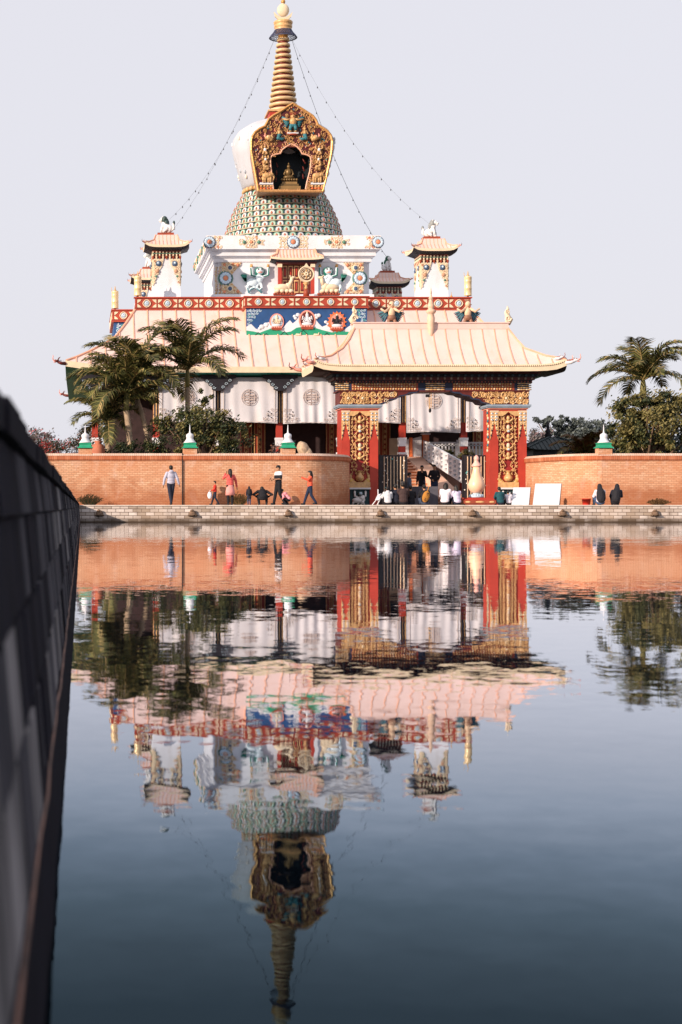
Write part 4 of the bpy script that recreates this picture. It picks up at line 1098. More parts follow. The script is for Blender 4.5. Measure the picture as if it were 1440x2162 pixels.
def lion(c, rz, label, mane=None, s=1.12):
    t = thing('lion_statue', label, 'statue', c, group='guardian lion statues on the tower roofs')
    body, mn = MB(), MB(); lion_mesh(body, mn, s, c, rz)
    body.build('body', lw_w, t); mn.build('mane', mane or lw_g, t)
for cx, cy, zt, lab, ll, rz, mm in (
    (4.90, 96.2, 16.24, 'white corner tower at the front left of the terrace, under the dark-maned lion', 'white lion with dark mane turned left on the front left tower roof', pi - .5, lw_g),
    (20.30, 96.2, 16.02, 'white corner tower at the front right of the terrace, under the grey-maned lion', 'white lion with grey mane turned right on the front right tower roof', -.5, lw_gr),
    (4.52, 109.6, 16.2, 'corner tower at the rear left, mostly hidden behind the front left one', 'lion statue at the rear left, showing only past the edge of the front left tower', pi - .4, lw_gr),
    (20.20, 109.6, 15.95, 'corner tower at the rear right with shaded orange roof under a green-maned lion', 'white lion with bright green mane on the rear right tower roof', -1.1, lw_g2)):
    z = tower(cx, cy, zt, lab); lion((cx, cy, z), rz, ll, mm)
# ================================================================ GATE
GD = 80.0
gx0, gx1 = X(721, GD), X(1112, GD); gc = (gx0 + gx1) / 2; GW = 1.35
def gz(py): return Z(py, GD)
gate = thing('entrance_gate', 'red and gold carved gateway with a peach ribbed hip roof, facing the pond', 'gate', (gc, GD + .67, GZ))
pw = 1.77
for i, pa in enumerate((gx0, gx1 - pw)):
    pb = pa + pw; zt = gz(864)
    pl = MB()
    rx0, rx1 = pa + .40, pb - .40
    pl.box(pa, rx0, GD, GD + GW, GZ - .05, zt); pl.box(rx1, pb, GD, GD + GW, GZ - .05, zt)
    pl.box(rx0, rx1, GD + .14, GD + GW, GZ - .05, zt); pl.box(rx0, rx1, GD, GD + .14, gz(872), zt)
    P_ = pl.build('pillar', red, gate)
    b = MB()     # recess ground + trefoil head
    b.box(rx0, rx1, GD + .12, GD + .138, gz(1002), gz(872), 0)
    c = (rx0 + rx1) / 2; h = gz(868)
    b.prism([(rx0, h), (rx1, h), (rx1, h - .22), (rx1 - .18, h - .25), (c + .12, h - .14), (c, h - .02), (c - .12, h - .14), (rx0 + .18, h - .25), (rx0, h - .22)], GD - .03, GD + .02, 1)
    b.build('niche_panel', [M('panel_red', (.26, .02, .02, 1), .5, var=.2), gold], P_)
    b = MB(); rd = random.Random(31 + i); z = gz(1000); zt2 = gz(875)
    # climbing vine of leaves and blossoms rising from a vase
    for sgn in (-1, 1):
        for ph in (0, 1.6):
            pts = []
            for k in range(60):
                t = k / 59; zz = z + (zt2 - z) * t
                pts.append((c + sgn * (.10 + .26 * abs(math.sin(t * 11 + ph))), GD + .06, zz))
            b.tube(pts, .018, 4, 0, False, cap=False)
    zz = z
    while zz < zt2 - .1:
        for sgn in (-1, 1):
            for q in (.20, .37):
                x = c + sgn * (q + rd.uniform(-.04, .04)); y = GD + .04
                a = rd.uniform(0, 6.3); r = rd.uniform(.038, .058)
                for k in range(3):
                    aa = a + k * 2.1
                    b.ball((x + r * .7 * math.cos(aa), y, zz + r * .7 * math.sin(aa)), (r, .04, r * .5), 5, 4, 0, Matrix.Rotation(-aa, 3, 'Y'))
        zz += .175
    for k, zc_ in enumerate(np.linspace(z + .75, zt2 - .35, 5)):
        b.ball((c, GD + .02, zc_), (.13, .09, .085), 8, 6, 0); b.ball((c, GD + .02, zc_ + .17), (.09, .08, .13), 7, 5, 1 if k % 2 else 0); b.ball((c, GD - .02, zc_ - .02), (.08, .08, .06), 6, 5, 2 if k % 2 else 0)
        for sgn in (-1, 1): b.limb([(c + sgn * .1, GD + .02, zc_ + .04), (c + sgn * .22, GD + .02, zc_ + .12), (c + sgn * .2, GD + .02, zc_ + .24)], [.05, .04, .02], 5, 0)
    b.build('vine_relief', [gold, cream, skyb], P_)
    b = MB()
    b.lathe((c, GD + .02, gz(1017)), [(.04, 0), (.16, .05), (.21, .16), (.19, .25), (.10, .36), (.075, .46), (.13, .50), (.15, .53)], 14, 0)
    for sgn in (-1, 1):
        for k in range(5): b.ball((c + sgn * (.2 + k * .07), GD + .06, gz(1024) + k * .07), (.14, .07, .15 - k * .01), 7, 5, 1 if k % 2 else 0)
        b.ball((c + sgn * .44, GD + .06, gz(1006)), (.08, .06, .12), 6, 5, 0)
    b.box(rx0 - .02, rx1 + .02, GD - .03, GD + .12, gz(1030), gz(1018), 0); b.box(rx0 - .04, rx1 + .04, GD - .06, GD + .12, gz(1033), gz(1029.5), 2)
    b.build('vase_relief', [gold, M('rock_yellow', (.62, .42, .12, 1), .5, var=.3), white], P_)
    b = MB(); b.box(rx0 - .03, rx1 + .03, GD + .10, GD + .135, GZ, gz(1033)); b.build('base_niche', M('niche_teal', (.012, .05, .06, 1), .6, var=.3), P_)
    b = MB(); Y = GD + .02   # crouching white lion holding the panel
    b.ball((c - .12, Y, .98), (.26, .12, .14), 9, 7, 0); b.ball((c + .10, Y, 1.1), (.16, .12, .16), 8, 6, 0)
    b.ball((c + .02, Y - .06, 1.32), (.14, .12, .12), 9, 7, 1); b.ball((c + .02, Y - .14, 1.31), (.09, .08, .08), 8, 6, 2)
    for p, q in (((-.28, .95), (-.34, .80)), ((-.05, .92), (-.10, .80)), ((.1, .98), (.2, .8)), ((.2, 1.0), (.06, .78))): b.limb([(c + p[0], Y, p[1]), (c + q[0], Y, q[1])], [.07, .05], 6, 0)
    for e in (-1, 1): b.limb([(c + .05 + e * .1, Y, 1.12), (c + .02 + e * .26, Y, 1.2), (c + .02 + e * .26, Y, 1.40)], [.05, .05, .05], 6, 0)
    b.build('lion_relief', [lw_w, lw_g, skyb], P_)
    for xa, xb in ((pa, rx0), (rx1, pb)):     # hanging lace capitals on the outer strips
        b = MB()
        w2 = xb - xa; cx = (xa + xb) / 2; zt3 = gz(867)
        b.box(xa, xb, GD - .035, GD, zt3 - .34, zt3, 0); b.box(xa - .01, xb + .01, GD - .045, GD, zt3 - .06, zt3, 1); b.box(xa, xb, GD - .04, GD, zt3 - .36, zt3 - .32, 1)
        for k in range(2):
            for r_ in range(3):
                b.ball((xa + (k + .5) * w2 / 2, GD - .04, zt3 - .14 - r_ * .15), (.075, .03, .05), 7, 5, 3); b.ball((xa + (k + .5) * w2 / 2, GD - .05, zt3 - .13 - r_ * .15), (.04, .03, .025), 6, 4, 2)
        for e in (-1, 1):
            x_ = cx + e * w2 / 2
            b.prism([(x_, zt3 - .34), (cx, zt3 - .34), (cx - 0, zt3 - .62), (cx + e * .05, zt3 - .72), (cx + e * .05, zt3 - .86), (cx + e * .11, zt3 - .98), (cx + e * .15, zt3 - 1.22), (x_, zt3 - 1.42)], GD - .03, GD, 0)
            for k in range(7): b.ball((cx + e * (.06 + .016 * k), GD - .035, zt3 - .48 - k * .12), (.035, .03, .045), 5, 4, 1 if k % 2 else 2)
        b.build('lace_capital', [gold, cream, darkb, white], P_)
    b = MB()    # floral strip on the left side face of the pillar
    if i == 1:
        for k in range(22):
            b.ball((pa - .02, GD + .35 + rd.uniform(-.12, .12), 3.4 + k * .13), (.05, .12, .09), 6, 4, k % 3)
        b.build('side_relief', [cream, gold, teal], P_)
    b = MB()
    for (o, z0, z1, m_) in ((.06, zt, zt + .07, 1), (.14, zt + .07, zt + .12, 0), (.18, zt + .12, zt + .22, 0)): b.box(pa - o, pb + o, GD - o, GD + GW + o, z0, z1, m_)
    b.build('capital', [greyb, pink], P_)
z0 = gz(855); zc1 = gz(826); zc2 = gz(809)
# spandrels with stepped undersides
for s_, xs_ in ((1, [(717, 855), (798, 855), (803, 852), (815, 850), (821, 844), (836, 842), (843, 836), (856, 834), (862, 830), (876, 829), (884, 826)]),
               (-1, [(1116, 855), (1036, 855), (1030, 852), (1017, 850), (1011, 844), (997, 842), (990, 836), (976, 834), (970, 830), (958, 829), (950, 826)])):
    b = MB(); b2 = MB(); pts = [(X(a, GD), gz(c)) for a, c in xs_]; e = pts[0][0]
    poly = pts + [(e, gz(826))]
    b.prism(poly, GD - .05, GD + GW + .05, 0)
    def tst(x, z, pts=pts, s_=s_):
        zz = None
        for (xa, za), (xb, zb) in zip(pts, pts[1:]):
            if min(xa, xb) <= x <= max(xa, xb): zz = max(za, zb)
        return zz is None or z > zz + .06
    xa, xb = sorted((pts[0][0], pts[-1][0]))
    scroll_panel(b2, xa + .05, xb, gz(855), gz(826), GD - .06, .33, 40 + s_, (0,), .05, tst)
    scroll_panel(b2, xa + .05, xb, gz(853), gz(828), GD - .08, .30, 43 + s_, (0, 0, 1), .028, tst)
    for a in (735, 765) if s_ > 0 else (1098, 1068): flower(b2, X(a, GD), gz(841), .17, GD - .08, 0, 1, 7, .05)
    for (xa, za), (xb, zb) in zip(pts[1:], pts[2:]):
        b.add([(xa, GD - .1, za + .03), (xb, GD - .1, zb + .03), (xb, GD - .1, zb - .03), (xa, GD - .1, za - .03), (xa, GD + GW, za + .03), (xb, GD + GW, zb + .03), (xb, GD + GW, zb - .035), (xa, GD + GW, za - .035)],
              [(0, 1, 2, 3), (3, 2, 6, 7), (0, 4, 5, 1)], 1)
    sp_ = b.build('spandrel', [maroon, darkb], gate); b2.build('scroll_relief', [gold, cream], sp_)
# beam with painted rows
xa, xb = X(714, GD), X(1116, GD)
b = MB(); b.box(xa, xb, GD - .08, GD + GW + .08, zc1, zc2 + .02, 0); b.box(xa - .03, xb + .03, GD - .1, GD + GW + .1, zc1 - .02, zc1 + .03, 1)
bm = b.build('beam', [darkb, maroon], gate)
b = MB()
for r0, r1 in ((742, 882), (955, 1085)):
    x0, x1 = X(r0, GD), X(r1, GD)
    b.box(x0, x1, GD - .095, GD - .08, zc1 + .04, zc2, 2)
    for r_ in range(3):
        n = int((x1 - x0) / .13)
        for k in range(n): b.ball((x0 + (k + .5) * .13, GD - .10, zc1 + .1 + r_ * .12), (.065, .04, .045), 5, 4, (0, 0, 0, 1)[(k + r_) % 4], Matrix.Rotation(.6 * (-1) ** k, 3, 'Y'))
for c_, hw in ((X(918, GD), .42), (X(722, GD), .3), (X(1106, GD), .3)):
    for r_ in range(4):
        for k in range(5): b.ball((c_ + (k - 2) * hw * .42, GD - .1, zc1 + .07 + r_ * .1), (hw * .34, .04, .035), 6, 4, 0 if (k + r_) % 3 else 1)
b.build('painted_rows', [gold, cream, brown], bm)
# stepped dark cornice with block ends
b = MB()
for k, (za, zb, o) in enumerate(((809, 803, .14), (803, 797, .24), (797, 790, .34), (790, 785, .46))):
    b.box(xa - o, xb + o, GD - o, GD + GW + o, gz(za), gz(zb), 0 if k % 2 == 0 else 1)
for k in range(30):
    x = xa - .1 + k * (xb - xa + .2) / 29
    b.box(x - .04, x + .04, GD - .30, GD - .24, gz(802), gz(798), 2); b.box(x - .05, x + .05, GD - .42, GD - .34, gz(796), gz(792), 3)
for k in range(60):
    x = xa - .1 + k * (xb - xa + .2) / 59; b.box(x - .03, x + .03, GD - .17, GD - .14, gz(808), gz(805), 4)
b.build('cornice', [dark, maroon, M('block_end', (.35, .28, .24, 1)), M('block_blue', (.06, .10, .14, 1)), brown], gate)
# roof
ex0, ex1, ey0 = 11.05, 22.95, 78.6; ec = GD + .675
def my(y): return 2 * ec - y
rg = [(ex0, ex1, ey0, my(ey0), 7.40), (ex0 + .85, ex1 - .8, 79.05, my(79.05), 7.72), (X(722, 79.6), X(1108, 79.6), 79.55, my(79.55), 8.20), (X(737, 80), X(1090, 80), 79.95, my(79.95), 8.72), (X(748, 80.3), X(1072, 80.3), 80.25, my(80.25), 9.30)]
b = MB(); hip_roof(b, rg, .26, 14, 26, 0, 1, .595, .045, .05)
rf = b.build('roof', [peach, peachrib], gate)
b = MB(); rx0, rx1 = rg[-1][0], rg[-1][1]
b.box(rx0 - .02, rx1 + .02, 80.22, my(80.22), 9.28, 9.56); b.box(rx0 - .06, rx1 + .06, 80.17, my(80.17), 9.56, 9.61)
b.build('ridge', peach, rf)
b = MB(); eave_band(b, rg[0], .26, .30, 14, 26, 0, .05, inner=(xa - .3, xb + .3, GD - .3, GD + GW + .3, 7.16), smat=1)
for k in range(120):    # beaded lip along the front eave
    x = ex0 + .1 + k * (ex1 - ex0 - .2) / 119; t = (x - ex0) / (ex1 - ex0)
    b.ball((x, ey0 - .07, 7.36 + .26 * abs(2 * t - 1) ** 14), (.045, .04, .04), 5, 4, 0)
b.build('eave', [cream, dark], gate)
b = MB()
for sx in (-1, 1):
    for sy in (-1, 1):
        b = MB(); cx_ = ex0 - .05 if sx < 0 else ex1 + .05; cy_ = ey0 - .05 if sy < 0 else my(ey0 - .05)
        dragon_head(b, (cx_, cy_, 7.5), sx, sy * .3, .55, (2, 1, 0) if sx > 0 else (1, 0, 2)); dragon_head(b, (cx_ - sx * .5, cy_ + .12 * -sy, 7.7), sx, sy * .3, .38, (2, 0, 0)); b.build('dragon_ornament', [brown, pink, white], gate)
pass
b = MB()
for px, d in ((748, 1), (1072, -1)):
    b = MB()
    x = X(px, 80.6); z = 9.6
    b.tube([(x, ec, z), (x + d * -.14, ec, z + .18), (x, ec, z + .36), (x + d * .05, ec, z + .55), (x - d * .03, ec, z + .7), (x, ec, z + .85)], [.16, .14, .13, .10, .07, .02], 7)
    spiral(b, x, z + .22, .17, ec - .14, 0, 1.3, d, .05); spiral(b, x, z + .55, .12, ec - .12, 2, 1.3, -d, .04)
    b.build('ridge_scroll', cream, gate)
b = MB(); x = X(906, 80.6)
b.lathe((x, ec - .5, 9.0), [(.16, -.2), (.17, .1), (.22, .5), (.24, .8), (.18, .98), (.20, 1.0), (.28, 1.06), (.32, 1.14), (.22, 1.2), (.14, 1.24), (.20, 1.3), (.22, 1.42), (.10, 1.62), (.06, 1.7), (.16, 1.76), (.08, 1.84), (.04, 1.95), (.07, 2.0), (.01, 2.28)], 16, 0, sx=.8, sy=.8)
b.box(x - .05, x + .05, ec - .5, ec, 9.2, 9.5)
b.build('roof_finial', M('peach_gold', (.66, .46, .34, 1), .5), gate)
b = MB(); x = X(906, 80.2)   # hanging ornament under the beam
b.box(X(899, 80.2), X(906, 80.2), 80.1, 80.25, gz(838), gz(832), 0); b.box(x - .02, x + .02, 80.12, 80.16, gz(864), gz(826), 1); b.box(x + .07, x + .10, 80.12, 80.16, gz(860), gz(826), 1)
b.ball((x + .03, 80.14, gz(866)), (.07, .05, .12), 7, 5, 0); b.build('hanging_lamp', [black, gold], gate)
# gate leaves
leafm = M('gate_leaf', (.018, .014, .018, 1), .5, var=.3)
stud = M('stud_white', (.75, .72, .66, 1), .4)
for pa, pb, sd in ((799, 860, 5), (975, 1037, 9)):
    x0, x1 = X(pa, 80.9), X(pb, 80.9); rd = random.Random(sd)
    b = MB(); b.box(x0, x1, 80.86, 80.94, GZ + .05, Z(961, 80.9), 0); b.box(x0, x0 + .06, 80.84, 80.96, GZ, Z(960, 80.9), 0); b.box(x1 - .06, x1, 80.84, 80.96, GZ, Z(960, 80.9), 0)
    lf = b.build('gate_leaf', leafm, gate)
    b = MB()
    for k in range(7):
        x = x0 + .27 + k * (x1 - x0 - .45) / 6; b.box(x - .018, x + .018, 80.82, 80.86, GZ + .35 + rd.uniform(-.1, .15), Z(964, 80.9), 0)
    b.build('bars', M('gate_bar', (.75, .55, .38, 1), .4), lf)
    for k in range(22):
        b = MB(); b.ball((x0 + .12 + rd.uniform(0, x1 - x0 - .24), 80.83, GZ + .6 + rd.uniform(0, 1.75)), .035 if k % 4 else .045, 7, 5)
        b.build('stud', turq if k % 9 == 0 else stud, lf)

# ---- roof statues
def garuda(cx, d, label):
    c = (cx, ec, 9.60); t = thing('winged_statue', label, 'statue', c, group='winged figures on the gate roof')
    g = MB(); W = MB(); x, y, z = c
    g.ball((x, y, z + .52), (.17, .14, .26), 9, 7); g.ball((x, y, z + .28), (.21, .17, .16), 9, 6, 1); g.ball((x, y - .03, z + .93), (.14, .14, .15), 9, 7, 0)
    g.ball((x - d * .1, y - .1, z + .9), (.07, .07, .04), 6, 4, 1)
    for k in range(6): g.tube([(x - .08 + k * .03, y, z + 1.02), (x - .13 + k * .05, y, z + 1.16)], [.04, .015], 5, 1)
    for e in (-1, 1):
        g.limb([(x + e * .14, y - .02, z + .70), (x + e * .34, y - .08, z + .56), (x + e * .52, y - .12, z + .68)], [.075, .06, .05], 7, 0)
        g.limb([(x + e * .09, y, z + .25), (x + e * .16, y - .04, z + .08), (x + e * .13, y - .02, z + .0)], [.10, .08, .05], 6, 1)
        for k in range(8):
            a = .15 + k * .17
            W.tube([(x + e * .10, y + .10, z + .66 - k * .03), (x + e * (.36 - .015 * k), y + .13, z + .58 - k * .045), (x + e * (.66 - k * .045), y + .14, z + .50 - k * .075)], [.06, .065, .02], 5, k % 2)
    for k in range(5): W.tube([(x - .1 + k * .05, y + .1, z + .22), (x - .16 + k * .08, y + .12, z + .0)], [.05, .03], 5, k % 2)
    g.build('body', [M('statue_tan', (.70, .50, .34, 1), .5, var=.15), M('statue_brown', (.28, .14, .09, 1), .5, var=.3)], t); W.build('wings', [teal, darkb], t)
garuda(X(827, 80.65), 1, 'golden winged figure with blue wings on the left part of the gate ridge')
garuda(X(988, 80.65), -1, 'golden winged figure with blue wings on the right part of the gate ridge')
# wheel and deer above the bay
def deer(cx, d, label):
    c = (cx, 92.9, 12.53); t = thing('deer_statue', label, 'statue', c, group='golden deer beside the wheel')
    x, y, z = c; g = MB()
    g.ball((x - d * .12, y, z + .42), (.48, .22, .22), 10, 7); g.ball((x + d * .2, y, z + .48), (.22, .18, .22), 8, 6)
    g.limb([(x + d * .28, y, z + .55), (x + d * .38, y, z + .80), (x + d * .40, y, z + .95)], [.14, .10, .09], 8)
    g.limb([(x + d * .40, y, z + .98), (x + d * .58, y, z + 1.0)], [.10, .05], 7)
    for e in (-1, 1): g.tube([(x + d * .36, y + e * .06, z + 1.03), (x + d * .28, y + e * .12, z + 1.12)], [.04, .01], 5)
    for k in (-.42, -.15, .12, .34):
        g.ball((x + d * k, y - .12, z + .22), (.16, .14, .12), 8, 6); g.ball((x + d * k, y + .12, z + .22), (.16, .12, .12), 8, 6)
    g.build('body', cream, t)
    g = MB()
    for k in range(8): g.ball((x - .56 + k * .16, y - .05, z + .06), (.1, .2, .07), 6, 5)
    g.box(x - .6, x + .6, y - .2, y + .2, z, z + .04); g.build('lotus_base', brown, t)
deer(X(601, 92.9), 1, 'golden deer left of the wheel, facing right, above the mural bay')
deer(X(694, 92.9), -1, 'golden deer right of the wheel, facing left, above the mural bay')
c = (X(646.5, 92.8), 92.8, 12.5); t = thing('dharma_wheel', 'upright golden spoked wheel between the two deer above the mural', 'wheel', c)
b = MB(); x, y, z = c[0], c[1], Z(579, 92.8)
def ring(b, r, w, y, m, zo=0): b.tube([(x + r * math.cos(a), y, z + zo + r * math.sin(a)) for a in np.linspace(0, 2 * pi, 29)], w, 6, m, cap=False)
b.prism([(x + .44 * math.cos(a), z + .46 * math.sin(a)) for a in np.linspace(0, 2 * pi, 26)[:-1]][:25], y - .05, y + .05, 0); b.prism([(x - .14, z + .40), (x + .14, z + .40), (x + .05, z + .55), (x, z + .62), (x - .05, z + .55)], y - .06, y + .06, 0)
ring(b, .42, .04, y - .05, 0); ring(b, .31, .028, y - .07, 1); ring(b, .26, .02, y - .08, 0); ring(b, .08, .05, y - .09, 0)
for k in range(8): a = k * pi / 4; b.tube([(x + .08 * math.cos(a), y - .08, z + .08 * math.sin(a)), (x + .28 * math.cos(a), y - .08, z + .28 * math.sin(a))], .025, 5, 1 if k % 2 else 2)
b.build('wheel', [cream, M('wheel_dark', (.12, .06, .04, 1)), goldd], t)
b = MB(); b.lathe((x, y, 12.45), [(.18, 0), (.15, .25), (.12, .4)], 12, 1); b.lathe((x, y, 12.85), [(.06, 0), (.10, .08), (.06, .2), (.12, .27), (.2, .36)], 12, 0); b.build('stand', [gold, brown], t)
# victory banners
def banner(cx, y, z, label, h=1.15, r=.21):
    c = (cx, y, z); t = thing('victory_banner', label, 'ornament', c, group='golden cylinder ornaments on the roof corners')
    b = MB(); b.lathe(c, [(.05, 0), (.05, .1)], 8, 1); b.lathe(c, [(r, .1), (r * 1.03, .12), (r, .16), (r * .98, h * .4), (r * 1.04, h * .42), (r * .98, h * .46), (r * .97, h * .72), (r * 1.03, h * .74), (r, h * .78), (r * .99, h * .92), (r * 1.06, h * .94), (r * .9, h)], 18, 0)
    b.build('cylinder', [M('banner_gold', (.82, .62, .36, 1), .35, .25), brown], t)
    b = MB(); b.lathe((c[0], c[1], c[2] + h), [(.06, 0), (.10, .04), (.05, .08), (.015, .3)], 8); b.tube([(cx - r * .9, y, z + h - .05), (cx - r * 1.1, y, z + h + .22)], .015, 4); b.build('finial', gold, t)
banner(X(291, 94), 94.0, 12.54, 'golden cylinder at the left end of the main red cornice', 1.2)
banner(X(243, 100), 100.0, 12.54, 'golden cylinder farthest left, on the lower set-back cornice')
banner(X(988, 94), 94.0, 12.54, 'golden cylinder at the right end of the main red cornice', 1.2)
b = MB(); x = X(953, 94)
b.tube([(x, 94, 12.5), (x, 94, 12.85)], [.03, .01], 5); b.ball((x, 94, 12.6), .07, 6, 5); tag(b.build('roof_spike', goldd), 'small dark spike on the cornice below the front right tower', 'ornament')
# light strings
wire = M('wire', (.05, .05, .06, 1), .6); 
def string(a, c, sag, n, label, r=.012):
    a, c = Vector(a), Vector(c); t = thing('string_of_lights', label, 'string of lights', tuple(c), group='light strings running down from the spire')
    pts = []
    for k in range(41):
        u = k / 40; p = a.lerp(c, u); p.z -= sag * 4 * u * (1 - u); pts.append(p)
    b = MB(); b.tube(pts, r, 4, 0, False); b.build('wire', wire, t)
    for k in range(1, n):
        u = k / n; p = a.lerp(c, u); p.z -= sag * 4 * u * (1 - u)
        b = MB(); b.ball((p.x, p.y, p.z - .06), (.03, .03, .065), 6, 5); b.build('bulb', wire, t)
string((XC - .5, DC, 29.8), (5.1, 96.2, 17.35), 1.3, 17, 'string of small dark bulbs from the spire to the front left lion', .004)
string((XC - .5, DC, 29.8), (4.6, 109.6, 17.2), 1.3, 15, 'string of small dark bulbs from the spire to the hidden rear left tower', .005)
string((XC + .5, DC, 29.8), (20.25, 109.6, 17.1), 1.4, 16, 'darker string of bulbs from the spire to the rear right lion', .011)
string((XC + .5, DC, 29.8), (20.2, 96.2, 17.1), 1.3, 15, 'faint string of bulbs from the spire to the front right lion', .004)

# ================================================================ STAIRS BEHIND THE GATE
stair = thing('staircase', 'brick staircase rising through the gate towards the hall', 'staircase', (17, 83, GZ))
stm = brick_mat('stair_brick', (.70, .30, .15, 1), (.55, .20, .09, 1), (.32, .18, .12, 1), .24, .085, .008, (.35, .14, .07, 1), (.75, .48, .34, 1), .006)
ramp = M('ramp_plaster', (.70, .44, .33, 1), .8, var=.15)
b = MB(); n = 15; d0, d1, h1 = 83.0, 92.4, 3.3
for k in range(n):
    y0 = d0 + (d1 - d0) * k / n; b.box(13.8, 18.1, y0, d1 + .2, GZ + (h1 - GZ) * k / n, GZ + (h1 - GZ) * (k + 1) / n, 0, True)
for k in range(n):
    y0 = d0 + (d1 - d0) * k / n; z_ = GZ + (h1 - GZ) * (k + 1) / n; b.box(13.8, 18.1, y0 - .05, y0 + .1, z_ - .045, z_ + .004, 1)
b.build('steps', [stm, M('sunlit_nosing', (.78, .50, .36, 1), .8, var=.2)], stair)  # pale lips painted in as sun striking the front edge of each step
b = MB(); xa, xb = 18.1, 19.0
b.add([(xa, 82.9, GZ - .05), (xb, 82.9, GZ - .05), (xb, 92.6, GZ - .05), (xa, 92.6, GZ - .05), (xa, 82.9, 1.30), (xb, 82.9, 1.30), (xb, 92.6, 3.5), (xa, 92.6, 3.5)],
      [(0, 1, 5, 4), (1, 2, 6, 5), (2, 3, 7, 6), (3, 0, 4, 7), (4, 5, 6, 7)]); b.build('ramp', ramp, stair)
def balustrade(xx, D0, zb0, zt0, D1, zb1, zt1, nh, th=.12, holes=True):
    """sloping white panel running in depth, pierced with rows of square holes"""
    loops = [[(D0, zb0), (D1, zb1), (D1, zt1), (D0, zt0)]]; hl = []
    for k in range(nh):
        t = (k + .5) / nh; y = D0 + (D1 - D0) * t; zb = zb0 + (zb1 - zb0) * t; zt = zt0 + (zt1 - zt0) * t
        for j in range(4):
            z = zb + (zt - zb) * (.16 + .22 * j); s = .28; q = .065
            hl.append([(y - s, z - q), (y + s, z - q), (y + s, z + q), (y - s, z + q)])
    b = MB(); b.plate(loops[0], hl if holes else [], 0, th)
    b.v = [(xx + v[1], v[0], v[2]) for v in b.v]
    b.f = [f[::-1] for f in b.f]
    return b
b = balustrade(19.04, 83.0, 1.86, 2.93, 92.4, 3.40, 4.37, 9); b.build('balustrade', white, stair)
b = MB(); b.box(X(893, 92.6) - .02, X(905, 92.6), 92.45, 92.8, 3.3, Z(918, 92.6), 0); b.box(X(864, 92.6), X(870, 92.6), 92.45, 92.7, 3.3, Z(924, 92.6), 0)
b.box(X(842, 92.6), X(847, 92.6), 92.4, 92.6, 3.3, Z(930, 92.6), 0); b.box(X(890, 92.6), X(908, 92.6), 92.4, 92.85, Z(918, 92.6), Z(915, 92.6), 1); b.build('newel', [orange, white], stair)
b = MB()
for (pa, za, pb, zb_) in ((849, 931, 863, 927), (871, 926, 890, 921)):
    b.prism([(X(pa, 92.5), Z(967, 92.5)), (X(pb, 92.5), Z(967, 92.5)), (X(pb, 92.5), Z(zb_, 92.5)), (X(pa, 92.5), Z(za, 92.5))], 92.5, 92.6)
b.build('side_panel', white, stair)
# plinth block in the gate opening
b = MB(); b.box(X(862, 81.5), X(925, 81.5), 81.5, 82.6, GZ, Z(1027, 81.5)); tag(b.build('stone_block', M('grey_slab', (.085, .085, .11, 1), .8, var=.3)), 'dark grey low slab in the gate opening below the standing pair', 'block')
# picket fence right of the stairs
fe = thing('picket_fence', 'white picket fence at the top of the stairs behind the gate', 'fence', (22, 94, 3.2))
b = MB(); D = 91.9
for (pa, pb) in ((905, 968), (984, 1030)):
    x0, x1 = X(pa, D), X(pb, D); zt = Z(933, D); zb = 3.1
    b.box(x0, x1, D, D + .06, zt - .09, zt); b.box(x0, x1, D, D + .06, zb + .15, zb + .24); b.box(x0, x1, D + .01, D + .05, zt - .22, zt - .16)
    x = x0
    while x < x1: b.box(x - .045, x + .045, D + .01, D + .06, zb, zt - .05); x += .19
    b.box(x1 - .1, x1 + .06, D - .03, D + .1, zb - .1, zt + .12)
b.build('pickets', white, fe)
# left flank rail seen between tree and pier
fl = thing('stair_rail', 'white sloping stair flank left of the middle pier, below the curtains', 'railing', (X(490, 86), 86, GZ))
b = MB(); D = 86; b.prism([(X(482, D), GZ), (X(506, D), GZ), (X(506, D), Z(958, D)), (X(482, D), Z(930, D))], D, D + .15, 0); b.prism([(X(474, D), GZ), (X(482, D), GZ), (X(482, D), Z(922, D)), (X(474, D), Z(922, D))], D - .05, D + .3, 1)
for (a, c) in ((488, 950), (497, 953)): b.tube([(X(a, D), D - .01, Z(c + 4, D)), (X(a + 1, D), D - .01, Z(c, D)), (X(a + 4, D), D - .01, Z(c + 3, D))], .03, 4, 2)
b.build('flank', [white, orange, dark], fl)
